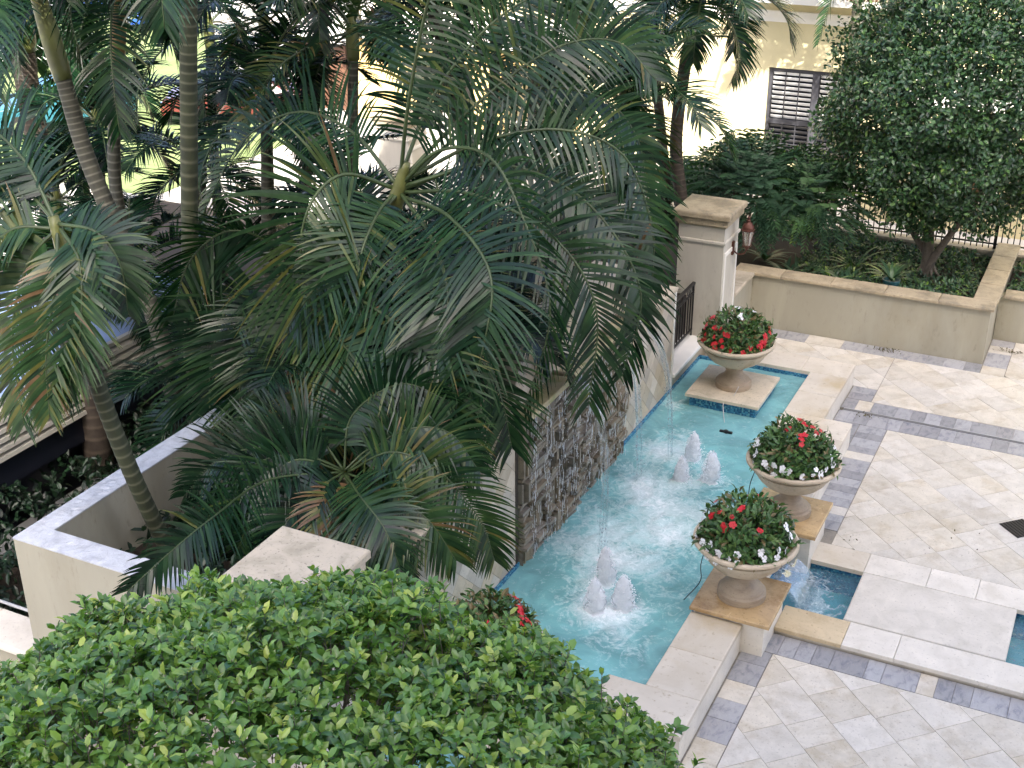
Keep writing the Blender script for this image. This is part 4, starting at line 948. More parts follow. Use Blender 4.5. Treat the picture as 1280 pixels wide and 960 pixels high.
# ------------------------------------------------------------------ palms
def frond(parent, P, Lmax, npair, seed, tint=.4, brown=0., droop=.5, sep=0, start=.14, V=.35, wid=.034, rr=.022, budget=None, up_hint=None, sides=(-1, 1)):
    """P: rachis control points. rachis mesh is the part, leaflets its sub-parts (sep) or one joined mass"""
    npair = int(npair*1.5); wid *= 1.16; rn = random.Random(seed); S = spline(P, 30); N_ = len(S)
    fr = MB(); fr.tube(S, [rr*(1-.85*i/(N_-1))+.002 for i in range(N_)], 6); fo = fr.build('frond', M['rachis'], parent, smooth=True)
    T0 = (S[1]-S[0]).normalized(); ref = Vector(up_hint or (0,0,1)); Nn = ref-T0*ref.dot(T0)
    if Nn.length < .15: Nn = T0.orthogonal()
    Nn.normalize(); Ns = []; prev = Nn
    for i in range(N_):
        T = (S[min(i+1,N_-1)]-S[max(i-1,0)]).normalized(); prev = (prev-T*prev.dot(T)).normalized(); Ns.append((T, prev.copy()))
    allm = MB(); twist = rn.uniform(-.35, .35)
    for k in range(npair):
        s = start+(1-start)*(k+.5)/npair; fi = s*(N_-1); i = min(int(fi), N_-2); p0 = S[i].lerp(S[i+1], fi-i); T, Nv = Ns[i]
        al = R(82-44*s)+rn.gauss(0, .05); L_ = Lmax*1.15*min(1, (.45+2.2*(s-start)))*(1-.6*max(0, (s-.5)/.5)**1.4)*rn.uniform(.9, 1.08)
        ct, st = math.cos(twist*s), math.sin(twist*s)
        for sd in sides:
            Sv = T.cross(Nv)*sd; bb = V+rn.gauss(0, .10)
            sv = (Sv*math.cos(bb)+Nv*math.sin(bb)); sv = sv*ct+Nv*st*sd*.5
            d = (T*math.cos(al)+sv*math.sin(al)).normalized()
            wv = (T-d*T.dot(d)).normalized(); nv = d.cross(wv)
            dr = (droop*.8+.42)*rn.uniform(.6, 1.35); n_ = 6; pts = []; c = p0.copy(); dd = d.copy()
            m_ = MB() if sep and (budget is None or budget[0] > 0) else allm
            tt = min(1, max(0, tint+rn.gauss(0, .15))); bq = brown*rn.uniform(.3, 1.4)  # random leaf colour, spread widened so paler leaflets imitate sky highlights
            vs = []; ts = []
            for q in range(n_+1):
                f_ = q/n_; w_ = wid*(.45+.55*min(1, f_*5))*(1-f_**2.2)*.5+.0012
                wv2 = (wv-dd*wv.dot(dd)).normalized()
                vs += [c-wv2*w_, c+wv2*w_]; tv = tt+(max(0, f_-.55)*1.6*bq if bq else 0)+bq*.25; ts += [min(1, tv)]*2
                dd = (dd+Vector((0,0,-1))*dr*(.10+.42*f_)*1.1/ n_*2.2).normalized(); c = c+dd*(L_/n_)
            k0 = len(m_.v); m_.v += [tuple(v) for v in vs]; m_.t += ts
            m_.f += [(k0+2*q, k0+2*q+1, k0+2*q+3, k0+2*q+2) for q in range(n_)]
            if m_ is not allm:
                m_.build('leaflet', M['palm_leaf'], fo, smooth=True, tint=True)
                if budget is not None: budget[0] -= 1
    if allm.v:
        o = allm.build('leaflets', M['palm_leaf'], fo, smooth=True, tint=True); o['kind'] = 'stuff'
    return fo
def trunk(parent, P, r0, r1, mat, ring=.11, name='trunk'):
    S = spline(P, 60); L_ = sum((S[i+1]-S[i]).length for i in range(60)); n_ = max(25, int(L_/ring)*5); S = spline(P, n_)
    m_ = MB(); pts = []; rad = []; tt = []
    for i, p in enumerate(S):
        s = i/n_; r = r0+(r1-r0)*s; k = i % 5; pts.append(p); rad.append(r*(1.025 if k == 0 else (.995 if k == 1 else .99))*(1+.35*max(0, 1-s*L_/.35))); tt.append(.9 if k == 0 else .0)
    m_.tube(pts, rad, 12); m_.t = [t for t in tt for _ in range(12)]
    return m_.build(name, M[mat], parent, smooth=True, tint=True)
def shaft(parent, P, r, mat='crownshaft'):
    S = spline(P, 12); return MB().tube(S, [r*(1+.25*math.sin(min(1, i/5)*1.57))*(1-.55*(i/12)**1.5) for i in range(13)], 12).build('crownshaft', M[mat], parent, smooth=True)
def crown(parent, c, n, L_, seed, el0=70, el1=-15, tint=.35, Lm=.66, npair=32, az0=0, az1=360, droop=.6, bend=(70,115), brown=.15):
    rn = random.Random(seed)
    for k in range(n):
        az = R(az0+(az1-az0)*((k*.381966) % 1)+rn.uniform(-8, 8)); f_ = (k+.5)/n; el = R(el0+(el1-el0)*f_+rn.uniform(-6, 6)); bd_ = R(rn.uniform(*bend)); LL = L_*rn.uniform(.8, 1.1)
        p = Vector(c); pts = [p.copy()]; e = el; sw = rn.uniform(-.25, .25)
        for q in range(6):
            a = az+sw*q/6; d = Vector((math.cos(a)*math.cos(e), math.sin(a)*math.cos(e), math.sin(e))); p = p+d*LL/6; pts.append(p.copy()); e -= bd_/6*(.5+q/5)
        frond(parent, pts, Lm*rn.uniform(.85, 1.1), npair, seed*100+k, tint+rn.gauss(0, .08), brown if f_ > .6 else brown*.3, droop*rn.uniform(.7, 1.3))
PG = 'palms of the bed behind the fountain wall'
def px(*pts): return [at(*p) for p in pts]

# 1 the large palm whose fronds hang over the wall
C0 = at(500, 237, 13)
pm = empty('palm_tree', (-10.1, 13, 1.3), 'large palm in the middle, its dark fronds arching over the fountain wall', 'palm tree', PG)
trunk(pm, [(-10.15,13,1.25),(-9.6,13,2.9),(-8.8,13,4.1),(C0.x-.15,13,C0.z-.35)], .10, .085, 'trunk_grey')
shaft(pm, [(C0.x-.2,13,C0.z-.45),(C0.x-.05,13,C0.z-.1),(C0.x+.1,13,C0.z+.35)], .10)
BM = [298]
specs = [
 ([(500,232,13),(550,188,12.9),(612,196,12.6),(655,275,12.3),(688,390,12),(655,512,12)], .75, 46, .40, .1, .5),
 ([(495,236,13),(430,218,12.5),(388,255,12),(376,325,11.8),(400,415,11.7),(432,455,11.7)], 1.15, 46, .58, .05, .25),
 ([(505,240,13),(590,243,12.8),(690,295,12.6),(745,385,12.5),(736,505,12.5)], .85, 46, .36, .1, .5),
 ([(505,232,13),(620,205,13.3),(730,250,13.5),(800,360,13.3),(778,470,13.2)], .68, 46, .34, .05, .5),
 ([(505,226,13),(600,178,13.3),(700,162,13.6),(780,195,13.8),(815,285,13.8),(815,360,13.8)], .62, 44, .42, .1, .7),
 ([(505,222,13),(590,135,13.5),(690,62,14),(770,52,14.5),(820,100,14.5)], .75, 44, .45, .05, .8),
 ([(500,222,13),(545,115,13.5),(620,25,14),(700,-15,14.5),(760,0,14.8)], .85, 42, .45, .05, .7),
 ([(495,240,13),(472,268,12.5),(450,325,12),(441,420,11.8),(455,520,11.8)], .8, 40, .45, .25, .4),
 ([(500,245,13),(560,270,12.2),(612,340,11.7),(605,430,11.4),(572,540,11.3)], .8, 44, .34, .15, .4),
 ([(500,228,13),(512,120,12.8),(542,-20,12.6),(600,-120,12.4),(680,-160,12.2)], .8, 40, .4, .0, .5),
 ([(495,230,13),(440,165,13.3),(370,140,13.4),(300,180,13.4),(255,265,13.3)], .8, 42, .36, .05, .6),
 ([(505,228,13),(640,120,14.2),(740,118,14.8),(795,170,15),(812,262,15)], .62, 42, .4, .05, .6),
 ([(500,240,13),(540,300,12.2),(560,380,11.6),(530,470,11.3),(500,560,11.2)], .8, 42, .34, .4, .35),
 ([(500,240,13),(450,290,12.3),(400,350,11.8),(350,430,11.5),(330,520,11.4)], .8, 42, .30, .2, .4),
 ([(505,235,13),(660,190,14),(760,270,14.4),(800,400,14.2)], .8, 40, .32, .05, .5),
]
for i, (pts, Lm, npair, tn, bw, dr_) in enumerate(specs):
    frond(pm, px(*pts), Lm, npair, 500+i, tn, bw, dr_, sep=i < 4, budget=BM, wid=.037, rr=.026, up_hint=(.3,-.7,.6), sides=(-1,) if i == 0 else (-1, 1))

# 2 shorter palm below it
C1 = at(352, 352, 12.4)
pn = empty('palm_tree', (-10, 12.4, 1.3), 'shorter palm left of the large one, with a broad dark drooping frond', 'palm tree', PG)
trunk(pn, [(C1.x-.3,12.4,1.25),(C1.x-.2,12.4,2.2),(C1.x,12.4,C1.z-.2)], .09, .08, 'trunk_green'); shaft(pn, [(C1.x,12.4,C1.z-.3),(C1.x,12.4,C1.z),(C1.x,12.4,C1.z+.3)], .09)
BM = [296]
specs = [
 ([(345,345,12.4),(295,368,11.9),(268,430,11.6),(262,500,11.5),(270,575,11.5)], 1.0, 48, .22, .25, .35),
 ([(430,432,11.8),(412,480,11.4),(400,540,11.2),(393,610,11.1)], .7, 44, .62, .45, .25),
 ([(352,350,12.4),(330,300,12),(280,290,11.7),(235,330,11.5),(215,400,11.4)], .8, 40, .35, .2, .5),
 ([(352,355,12.4),(400,400,11.8),(455,470,11.4),(480,580,11.2)], .85, 42, .5, .5, .35),
 ([(352,355,12.4),(340,430,11.8),(338,510,11.4),(345,600,11.2)], .8, 40, .28, .5, .3),
 ([(355,350,12.4),(440,370,11.8),(520,430,11.4),(560,520,11.2),(570,600,11.2)], .85, 44, .35, .5, .4),
 ([(355,350,12.4),(450,340,12),(560,400,11.7),(620,480,11.6),(640,560,11.6)], .8, 42, .3, .3, .5),
 ([(350,350,12.4),(320,400,11.8),(300,480,11.4),(310,590,11.3)], .8, 42, .25, .4, .3),
]
for i, (pts, Lm, npair, tn, bw, dr_) in enumerate(specs):
    frond(pn, px(*pts), Lm, npair, 600+i, tn, bw, dr_, sep=i < 3, budget=BM, wid=.038, rr=.022, up_hint=(.3,-.7,.6))

# 3 low palm by the near pillar
C2 = at(430, 590, 10.6)
pq = empty('palm_tree', (C2.x, 10.6, 1.3), 'low young palm with green fronds fanning out over the near pillar', 'palm tree', PG)
trunk(pq, [(C2.x,10.6,1.25),(C2.x,10.6,C2.z-.05)], .08, .07, 'trunk_green')
specs = [
 ([(430,590,10.6),(370,575,10.2),(325,615,9.9),(300,680,9.8),(275,730,9.8)], .6, 44, .35, .1, .3),
 ([(430,590,10.6),(335,600,9.7),(268,645,8.6),(215,688,8.0),(160,738,7.6)], .45, 40, .3, .1, .3),
 ([(435,590,10.6),(490,565,10.6),(550,590,10.7),(600,650,10.8),(618,700,10.9)], .6, 42, .55, .1, .5),
 ([(435,592,10.6),(480,610,10.4),(535,650,10.3),(570,700,10.3)], .6, 40, .6, .15, .5),
 ([(432,592,10.6),(450,620,10.2),(480,660,10),(500,710,9.9)], .55, 38, .45, .2, .4),
 ([(430,592,10.6),(415,620,10.2),(420,660,10.0),(440,700,9.9)], .5, 36, .8, .6, .3),
 ([(435,588,10.6),(500,540,10.8),(560,540,11),(600,590,11.1)], .55, 40, .45, .1, .5),
 ([(430,588,10.6),(440,520,10.8),(500,480,11),(560,500,11.1)], .6, 38, .3, .1, .5),
 ([(430,588,10.6),(390,540,10.6),(340,540,10.5),(290,590,10.4)], .6, 38, .25, .2, .5),
 ([(430,588,10.6),(360,560,10.3),(280,570,10),(230,620,9.9)], .6, 38, .25, .2, .5),
]
specs += [([(430,590,10.6),(400,610,10.2),(360,650,9.8),(340,700,9.6)], .5, 38, .2, .1, .4),([(430,588,10.6),(470,560,10.9),(530,590,11),(560,650,11)], .6, 40, .3, .1, .4),
 ([(430,588,10.6),(380,570,10.3),(320,580,10),(265,640,9.8),(240,700,9.7)], .6, 40, .15, .1, .4),([(430,592,10.6),(450,640,10.2),(450,690,10),(460,730,9.9)], .5, 36, .3, .3, .3)]
for i, (pts, Lm, npair, tn, bw, dr_) in enumerate(specs): frond(pq, px(*pts), Lm, npair, 700+i, tn, bw, dr_, wid=.03, rr=.014, up_hint=(.3,-.7,.6))

# 4 leaning palm in the corner of the bed, its crown at the left edge
pl4 = empty('palm_tree', (-9.1, 9.6, 1.3), 'smooth green-trunked palm leaning out of the bed corner, crown at the left edge', 'palm tree', PG)
trunk(pl4, px((218,704,9.5),(165,592,9.0),(120,475,8.8),(98,385,8.7)), .095, .085, 'trunk_green'); shaft(pl4, px((100,400,8.7),(88,345,8.7),(66,270,8.7)), .09)
BM = [296]
specs = [
 ([(72,285,8.7),(35,330,8.5),(15,420,8.3),(30,530,8.2)], .58, 42, .54, .2, .3),
 ([(75,285,8.7),(100,330,8.5),(100,420,8.3),(82,500,8.2)], .50, 42, .50, .2, .3),
 ([(72,285,8.7),(70,350,8.4),(58,440,8.2),(62,520,8.1)], .52, 42, .60, .3, .3),
 ([(70,285,8.7),(10,290,8.5),(-40,360,8.3),(-60,470,8.2)], .6, 42, .55, .3, .4),
 ([(72,280,8.7),(20,230,8.8),(-40,240,8.7),(-90,320,8.6)], .6, 40, .35, .1, .5),
 ([(70,278,8.7),(30,200,8.9),(-30,150,9),(-90,150,9)], .6, 42, .3, .05, .5),
 ([(74,280,8.7),(120,290,8.7),(150,330,8.7),(160,390,8.7)], .42, 40, .3, .2, .4),
]
for i, (pts, Lm, npair, tn, bw, dr_) in enumerate(specs): frond(pl4, px(*pts), Lm, npair, 800+i, tn, bw, dr_, sep=i < 3, budget=BM, wid=.034, rr=.02, up_hint=(.3,-.7,.6))

# 5.. tall trunks whose crowns are above the frame, and palms behind
def tall(pts, r0, r1, mat, label, cs, ncr, seed, L_=2.4, shaftcol='crownshaft', tint=.3, el=(70,-25), group=PG, droop=.7, base=None):
    P = px(*pts)
    if base is not None: P = [Vector((P[0].x+(P[0].x-P[1].x)*.3, P[0].y, base))]+P
    t = empty('palm_tree', P[0], label, 'palm tree', group); trunk(t, P, r0, r1, mat)
    top = P[-1]; d = (P[-1]-P[-2]).normalized(); shaft(t, [top-d*.05, top+d*cs*.5, top+d*cs], r1*1.12, shaftcol); crown(t, top+d*cs, ncr, L_, seed, el[0], el[1], tint, droop=droop)
    return t
tall([(206,440,12.5),(165,330,12.5),(110,200,12.5),(78,95,12.5)], .13, .105, 'trunk_grey', 'grey ringed palm trunk leaning left with a yellow-green crownshaft', 1.5, 11, 21, base=.0)
tall([(168,420,14),(160,330,14),(143,215,14),(147,72,14)], .11, .09, 'trunk_grey', 'dark slim palm with an orange-tinged crownshaft at the top left', 1.2, 11, 22, shaftcol='crownshaft_orange', base=0.)
tall([(240,440,12.2),(238,370,12.2),(236,150,12.2),(235,-30,12.2)], .115, .105, 'trunk_green', 'straight vertical green palm trunk with pale rings', .9, 13, 23, base=.9)
tall([(85,400,16.5),(62,250,16.5),(38,130,16.5),(28,60,16.5)], .24, .20, 'trunk_brown', 'thick dark brown palm trunk near the left edge', 1., 15, 24, L_=2.6, base=.0)
tall([(128,640,12.3),(118,520,12.3),(100,430,12.3),(92,390,12.3)], .24, .20, 'trunk_brown', 'stout reddish brown palm trunk outside the bed wall', .5, 6, 25, L_=1.5, base=-.2, tint=.4, el=(75,30))
tall([(372,330,17),(385,200,17),(400,60,17),(408,-20,17)], .10, .09, 'trunk_grey', 'slim palm trunk behind the large palm at upper centre left', .8, 12, 26, base=0.)
tall([(608,300,19),(585,210,19),(560,90,19),(540,10,19)], .10, .09, 'trunk_grey', 'slim curved palm trunk before the golden building', .8, 12, 27, base=0.)
tall([(640,330,20.5),(600,230,20.5),(575,120,20.5),(580,30,20.5)], .09, .08, 'trunk_grey', 'second slim trunk just behind the curved one before the golden building', .8, 11, 28, base=0.)
tall([(852,262,22.6),(845,180,22.6),(855,90,22.6),(868,30,22.6)], .13, .11, 'trunk_brown', 'palm behind the tall pillar with fronds over the yellow facade', .6, 14, 29, L_=2.0, tint=.3, base=.3, el=(60,-35))
tall([(832,240,24),(826,160,24),(818,80,24),(815,10,24)], .11, .09, 'trunk_brown', 'pinkish brown palm trunk just left of the pillar palm', .7, 12, 30, L_=2.2, tint=.45, base=0.)
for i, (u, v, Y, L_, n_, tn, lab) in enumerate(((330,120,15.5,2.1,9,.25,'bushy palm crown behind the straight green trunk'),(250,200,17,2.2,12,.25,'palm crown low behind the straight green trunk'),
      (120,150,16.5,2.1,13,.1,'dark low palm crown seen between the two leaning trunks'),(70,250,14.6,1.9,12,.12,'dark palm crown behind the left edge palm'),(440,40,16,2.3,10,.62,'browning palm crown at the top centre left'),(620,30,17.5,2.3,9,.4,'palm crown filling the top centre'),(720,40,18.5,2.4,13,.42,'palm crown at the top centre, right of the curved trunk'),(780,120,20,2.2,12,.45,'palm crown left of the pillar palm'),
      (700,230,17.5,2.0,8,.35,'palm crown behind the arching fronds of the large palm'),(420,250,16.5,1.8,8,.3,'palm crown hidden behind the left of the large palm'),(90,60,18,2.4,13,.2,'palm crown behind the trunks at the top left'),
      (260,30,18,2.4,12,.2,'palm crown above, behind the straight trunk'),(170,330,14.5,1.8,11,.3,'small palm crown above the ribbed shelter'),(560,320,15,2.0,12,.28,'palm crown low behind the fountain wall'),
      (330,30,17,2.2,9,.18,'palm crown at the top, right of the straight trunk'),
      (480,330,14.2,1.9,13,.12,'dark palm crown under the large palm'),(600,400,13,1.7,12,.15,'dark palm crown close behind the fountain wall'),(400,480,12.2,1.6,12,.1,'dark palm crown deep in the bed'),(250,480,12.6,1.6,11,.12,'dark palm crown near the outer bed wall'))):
    c = at(u, v, Y); t = empty('palm_tree', (c.x-.3, Y, 0), lab, 'palm tree', 'palms behind the bed')
    trunk(t, [(c.x-.3,Y,-.05),(c.x-.2,Y,c.z*.5),(c.x,Y,c.z-.3)], .10, .08, 'trunk_grey'); shaft(t, [(c.x,Y,c.z-.4),(c.x,Y,c.z),(c.x,Y,c.z+.3)], .09)
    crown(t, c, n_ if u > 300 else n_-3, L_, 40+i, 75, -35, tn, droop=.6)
# one frond tip hanging in from above at the right
HC = at(1080, -75, 30.6)
hp = empty('palm_tree', (HC.x-.2, 30.6, 0), 'palm before the yellow facade, hidden by the round tree except one hanging frond tip', 'palm tree')
trunk(hp, [(HC.x-.2,30.6,-.05),(HC.x,30.6,2.5),(HC.x,30.6,HC.z-.4)], .13, .1, 'trunk_grey'); shaft(hp, [(HC.x,30.6,HC.z-.5),(HC.x,30.6,HC.z-.2),(HC.x,30.6,HC.z+.1)], .11)
frond(hp, px((1080,-75,30.6),(1060,-60,30.4),(1042,-10,30.2),(1022,56,30.1)), .5, 34, 999, .5, .2, .4)
frond(hp, px((1080,-75,30.6),(1030,-110,30.4),(975,-90,30.3),(950,-30,30.2)), .6, 34, 996, .5, .2, .4)
crown(hp, (HC.x,30.6,HC.z+.1), 13, 2.3, 77, 70, 0, .4, droop=.6)

# ------------------------------------------------------------------ foreground tree (large glossy leaves)
ft = empty('foreground_tree', (-2.55, 5.3, 0), 'round clipped tree with large glossy bright green leaves filling the foreground', 'tree')
D = Vector((0,0,CAM_H)) + (rt*((365-640)/CAM_F) - up*((1082-480)/CAM_F) + fw)*7.3
RX, RY, RZ = 2.28, 2.2, 1.3
rn = random.Random(77); leaves = []; tw = MB()
DIP = Vector((.22, .82, .52)).normalized()
bumps = lambda v: 1+.10*noise.noise(v*2.2+Vector((3,1,0)))+.09*noise.noise(v*5.5)-.15*math.exp(-(v-DIP).length_squared/.06)
for k in range(17000):
    v = sph(rn)
    if v.z < -.3: continue
    inner = rn.random(); rr = (1.0 if inner > .35 else rn.uniform(.80,.97))*bumps(v)*(rn.uniform(.97,1.03) if rn.random() > .06 else rn.uniform(1.03,1.08))
    p = D+Vector((v.x*RX*rr, v.y*RY*rr, v.z*RZ*rr)); nrm = Vector((v.x/RX, v.y/RY, v.z/RZ)).normalized()
    gap = noise.noise(v*3.1+Vector((9,4,2)))
    if gap < -.40 and rn.random() < .75: continue
    ax = (nrm*.6+Vector((0,0,.7))+sph(rn)*.5).normalized(); n_ = rn.randint(5, 8); young = rn.random() < .16; ph = rn.uniform(0, 6.28); o1 = ax.orthogonal().normalized(); o2 = ax.cross(o1)
    sl_ = rn.uniform(.05,.09); tw.tube([p-ax*(sl_+.09), p], [.004,.0025], 3, False)
    for q in range(n_):
        h = -sl_*(1-q/(n_-1)); a = ph+q*2.4; rad = o1*math.cos(a)+o2*math.sin(a); sp_ = 1.25-.75*q/(n_-1)
        d = rad*sp_+ax*.65+sph(rn)*.18; L_ = rn.uniform(.072,.112)*(1-.25*q/(n_-1)); t = rn.gauss(.40,.19)+(.42*q/(n_-1) if young else .12*q/(n_-1))
        if rn.random() < .006: t = 1.
        leaves.append((p+ax*h, d, ax+sph(rn)*.2, L_, L_*rn.uniform(.48,.60), rn.uniform(.15,.4), rn.uniform(.0,.35), min(1, max(0, t))))
def prj(p):
    d = p-Vector((0,0,CAM_H)); f_ = d.dot(fw); return 640+CAM_F*d.dot(rt)/f_, 480-CAM_F*d.dot(up)/f_, f_
def lscore(l):
    u, v, f_ = prj(l[0])
    if not (10 < u < 900 and 690 < v < 950): return 99
    s = (l[0]-D); s = Vector((s.x/RX, s.y/RY, s.z/RZ)).length
    return f_-1.2*s
leaves.sort(key=lscore); rest = MB()
for i, l in enumerate(leaves):
    if i < 295:
        m_ = MB(); leaf_at(m_, *l); m_.build('leaf', M['hedge_leaf'], ft, smooth=True, tint=True)
    else: leaf_at(rest, *l)
rest.build('leaves', M['hedge_leaf'], ft, smooth=True, tint=True)['kind'] = 'stuff'
tw.build('twigs', M['bark'], ft)['kind'] = 'stuff'
tb_ = (D.x, D.y, 0); MB().tube(spline([tb_, (D.x+.05,D.y,1.5), (D.x-.05,D.y+.05,D.z-1.0)], 12), [.12-.003*i for i in range(13)], 10).build('trunk', M['bark'], ft, smooth=True)
for k in range(13):
    a = k*2.4; v = Vector((math.cos(a)*rn.uniform(.3,.85), math.sin(a)*rn.uniform(.3,.85), rn.uniform(.05,.5)))
    e = D+Vector((v.x*RX, v.y*RY, v.z*RZ)); s0 = Vector((D.x-.05,D.y+.05,D.z-1.05))
    MB().tube(spline([s0, s0.lerp(e,.5)+Vector((0,0,-.15)), e], 10), [.05-.004*i for i in range(11)], 6).build('branch', M['bark'], ft, smooth=True)

# ------------------------------------------------------------------ round tree in the back planter
rtree = empty('round_tree', (-3.1, 24.4, .7), 'dense round dark green tree on a short forked trunk in the back planter', 'tree')
TC = Vector((-2.95, 24.4, 4.1)); rn = random.Random(5); m_ = MB()
for k in range(60000):
    v = sph(rn); rr = (rn.uniform(.86,1.03) if rn.random() > .3 else rn.uniform(.5,.9))*(1+.14*noise.noise(v*2.3)+.22*noise.noise(v*4.5))
    if v.z < -.1 and noise.noise(v*3.5+Vector((5,5,5))) < -.28: continue
    p = TC+Vector((v.x*2.4*rr, v.y*1.9*rr, v.z*2.3*rr)); d = v*.6+sph(rn)+Vector((0,0,.2))
    leaf_at(m_, p, d, v+sph(rn)*.6+Vector((0,0,.6)), rn.uniform(.08,.125), rn.uniform(.045,.07), .2, .15, min(1, abs(rn.gauss(.4,.25))))
m_.build('crown', M['ficus_leaf'], rtree, tint=True)['kind'] = 'stuff'
for pts, r in (([(-3.1,24.4,.65),(-3.15,24.4,1.4),(-3.3,24.4,2.6),(-3.4,24.4,3.6)], .13), ([(-3.2,24.35,.66),(-2.95,24.3,1.3),(-2.5,24.3,2.2),(-2.0,24.4,3.2)], .085), ([(-3.12,24.45,1.1),(-3.7,24.4,1.9),(-4.4,24.4,2.9)], .07)):
    S = spline(pts, 14); MB().tube(S, [r*(1.25 if i == 0 else 1)*(1-.04*i) for i in range(15)], 10).build('trunk' if r > .1 else 'limb', M['bark'], rtree, smooth=True)
for k in range(6):
    a = k*1.05; MB().tube(spline([(-3.1+.4*math.cos(a),24.4+.3*math.sin(a),.70),(-3.1+.16*math.cos(a),24.4+.12*math.sin(a),.85),(-3.13,24.4,1.3)], 8), [.02,.025,.03,.03,.035,.035,.03,.03,.03], 6).build('root', M['bark'], rtree, smooth=True)

# ------------------------------------------------------------------ shrubs and small plants
def fernbush(c, rx, rz, n, seed, label, tint=.4, L_=.8, mat='shrub_leaf', cat='shrub', group=None):
    """many short pinnate leaves radiating from a mound"""
    rn = random.Random(seed); e = empty('leafy_shrub', c, label, cat, group); m_ = MB()
    for k in range(n):
        a = rn.uniform(0, 6.28); el = rn.uniform(-.1, 1.4); v = Vector((math.cos(a)*math.cos(el), math.sin(a)*math.cos(el), math.sin(el)))
        s0 = Vector(c)+Vector((v.x*rx*.55, v.y*rx*.55, v.z*rz*.55)); LL = L_*rn.uniform(.7,1.2); d = (v+Vector((0,0,.3))+sph(rn)*.3).normalized()
        pts = []; p = s0.copy(); dd = d.copy()
        for q in range(9): pts.append((p.copy(), dd.copy())); dd = (dd+Vector((0,0,-.13))).normalized(); p += dd*LL/8
        tt = min(1, max(0, tint+rn.gauss(0,.18)))
        for q in range(2, 9):
            p, dd = pts[q]; s_ = dd.cross(Vector((0,0,1))); s_ = s_.normalized() if s_.length > .05 else Vector((1,0,0))
            for sd in (-1, 1):
                leaf_at(m_, p, s_*sd+dd*.7+Vector((0,0,-.15)), s_.cross(dd)*-1+Vector((0,0,1)), LL*.30*(1-.45*q/8), LL*.055, .1, .3, tt)
    m_.build('foliage', M[mat], e, tint=True)['kind'] = 'stuff'
    st = MB()
    for k in range(7):
        a = k*.9; st.tube([(c[0],c[1],c[2]-.5),(c[0]+rx*.25*math.cos(a),c[1]+rx*.25*math.sin(a),c[2]),(c[0]+rx*.5*math.cos(a),c[1]+rx*.5*math.sin(a),c[2]+rz*.4)], [.03,.025,.015], 5)
    st.build('stems', M['bark'], e)
fernbush((-6.5,23.7,1.8), 1.2, 1.35, 560, 1, 'large feathery blue-green shrub behind the tall pillar', .35, .75)
fernbush((-5.3,23.9,1.8), .85, 1.1, 320, 2, 'feathery shrub between the pillar shrub and the round tree', .6, .7)
fernbush((-7.9,24.4,1.4), .8, .9, 200, 3, 'feathery green shrub left of the pillar, near the stair railing', .55, .7)
def rosette(c, n, L_, w, seed, label, tint=.5, up_=.9, name='strap_plant'):
    rn = random.Random(seed); e = empty(name, c, label, 'plant')
    for k in range(n):
        a = k*2.4+rn.uniform(-.3,.3); d = Vector((math.cos(a), math.sin(a), up_*rn.uniform(.5,1.5))).normalized(); p = Vector(c); m_ = MB(); wv = d.cross(Vector((0,0,1))).normalized(); LL = L_*rn.uniform(.7,1.1); vs = []
        for q in range(8):
            f_ = q/7; ww = w*.5*math.sin(math.pi*min(1,.12+.9*f_))+.002; vs += [p-wv*ww, p+wv*ww]; p = p+d*LL/7; d = (d+Vector((0,0,-.16))).normalized()
        m_.cur = min(1, max(0, tint+rn.gauss(0,.12))); m_.add(vs, [(2*q,2*q+1,2*q+3,2*q+2) for q in range(7)]); m_.build('leaf', M['shrub_leaf'], e, smooth=True, tint=True)
for i, (u, v, n_, L_, w, tn, lab) in enumerate(((1040,322,16,.55,.09,.85,'yellow-green striped plant spilling over the planter coping'),(1000,300,18,.8,.05,.5,'arching strap-leaved plant at the left of the planter'),(1075,268,16,.9,.04,.75,'pale spiky plant in front of the railing'),
      (1120,275,18,.6,.07,.8,'bright green bushy plant left of the tree trunk'),(1060,320,20,.6,.07,.35,'dark leafy plant along the planter front'),(985,318,18,.6,.07,.3,'dark leafy plant at the foot of the feathery shrub'),(1170,345,20,.45,.08,.35,'low leafy plant at the foot of the round tree'),
      (1205,350,18,.4,.06,.4,'low plant right of the round tree trunk'),(1225,335,14,.6,.025,.6,'thin grassy plant at the right end of the planter'),(960,280,18,.7,.07,.35,'dark plant behind the lantern'),(1120,350,16,.45,.07,.3,'small dark plant by the planter coping'),(1145,335,14,.5,.06,.5,'leafy plant beside the teal pot'))):
    c = at(u, v, 23.1+(.9 if v < 300 else 0)+.1*(i % 3)); rosette((c.x, c.y, .72), n_, L_, w, 60+i, lab, tn)
pt = empty('plant_pot', (-3.75, 23.3, .72), 'teal glazed plant pot standing in the planter', 'pot')
c = at(1115, 345, 23.2); pt.location = (c.x, 23.2, .72)
MB().lathe([(.10,0),(.13,.05),(.16,.28),(.17,.30),(.15,.30),(.14,.26),(0,.26)], (c.x, 23.2, .72), 20).build('body', M['pot'], pt, smooth=True)
rosette((c.x, 23.2, .98), 22, .55, .06, 90, 'green bushy plant growing in the teal pot', .6, 1.3, 'potted_plant')
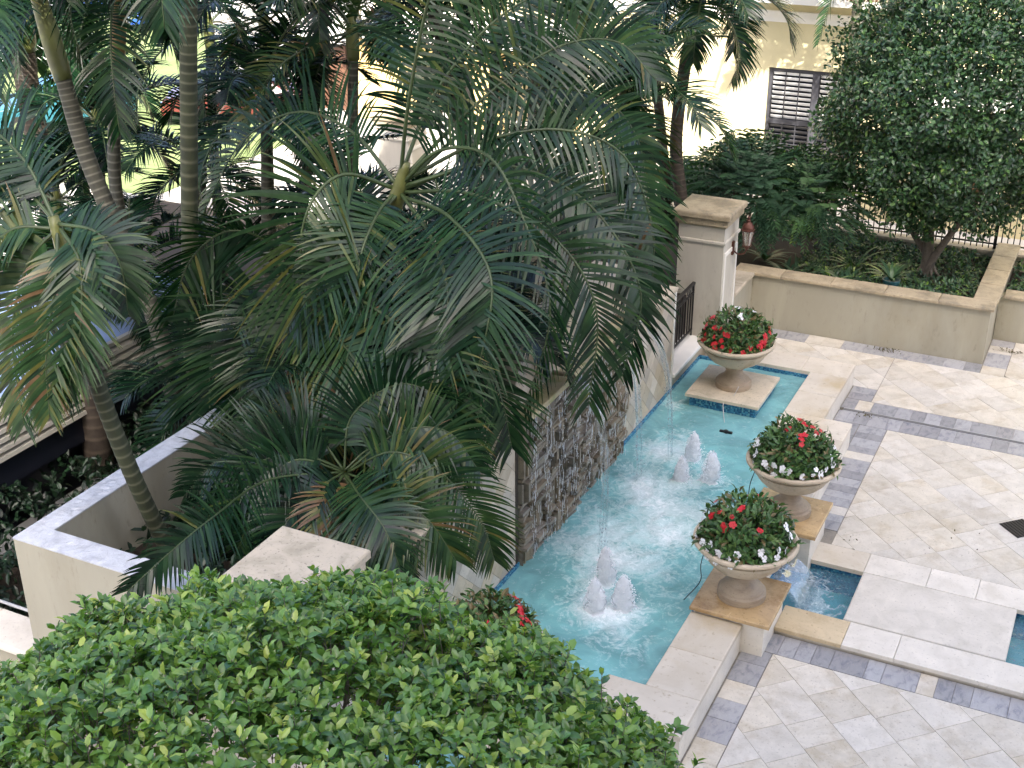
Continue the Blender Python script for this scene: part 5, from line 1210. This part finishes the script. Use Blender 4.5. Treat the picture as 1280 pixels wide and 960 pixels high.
def mass(name, boxr, n, seed, mat, L_, label, cat='shrub', hz=None):
    rn = random.Random(seed); m_ = MB(); x0, x1, y0, y1, z0, z1 = boxr
    for k in range(n):
        x = rn.uniform(x0, x1); y = rn.uniform(y0, y1); h = z0+(z1-z0)*(.55+.6*noise.noise(Vector((x*1.6, y*1.6, seed)))); z = h*rn.uniform(.75,1) if z0 < .1 else z0+(h-z0)*rn.uniform(.5,1)
        leaf_at(m_, Vector((x,y,max(z0,z))), sph(rn)+Vector((0,0,.4)), sph(rn)*.6+Vector((0,0,1)), L_*rn.uniform(.7,1.3), L_*.5, .2, .2, rn.random())
    return tag(m_.build(name, M[mat], tint=True), label, cat, kind='stuff')
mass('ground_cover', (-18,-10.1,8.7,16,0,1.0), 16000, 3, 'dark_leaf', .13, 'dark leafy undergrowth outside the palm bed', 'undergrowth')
mass('ground_cover', (-5.5,-2.1,22.75,25.9,.7,1.0), 7000, 4, 'shrub_leaf', .09, 'low mixed ground cover in the back planter', 'undergrowth')
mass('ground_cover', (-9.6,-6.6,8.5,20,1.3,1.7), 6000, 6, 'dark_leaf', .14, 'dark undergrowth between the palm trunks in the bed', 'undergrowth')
mass('ground_cover', (-1.6,4,24,25.9,.55,1.1), 5000, 7, 'shrub_leaf', .10, 'ground cover in the lower planter', 'undergrowth')
mass('hedge', (-12.5,-8.2,22.6,25.5,0,1.6), 7000, 8, 'shrub_leaf', .12, 'green hedge behind the palms left of the tall pillar', 'hedge')
# leaf litter on the patio
def litter(cx, cy, sx, sy, n, label, seed):
    rn = random.Random(seed); m_ = MB()
    for k in range(n):
        leaf_at(m_, Vector((rn.gauss(cx,sx), cy+rn.gauss(0,sy), .006+rn.random()*.03)), sph(rn)*1+Vector((0,0,.0)), Vector((0,0,1))+sph(rn)*.5, rn.uniform(.03,.06), .02, .2, .2, rn.random())
    m_.build('leaf_litter', M['litter']); o = scene.collection.objects[-1]; tag(o, label, 'leaf litter', kind='stuff')
litter(-3.35, 22.2, .12, .05, 60, 'small heap of brown fallen leaves at the foot of the long planter', 1)
litter(-1.25, 23.1, .16, .05, 60, 'brown fallen leaves in the corner by the lower planter', 2)
litter(-3.05, 19.35, .12, .04, 20, 'few fallen leaves lying in the slot drain', 3)
litter(-2.5, 15.5, .12, .08, 7, 'few dark leaf bits on the tiles near the lower basin', 4)
litter(-1.1, 15.9, .3, .2, 8, 'scattered leaf bits on the tiles near the pale diamond tile', 5)
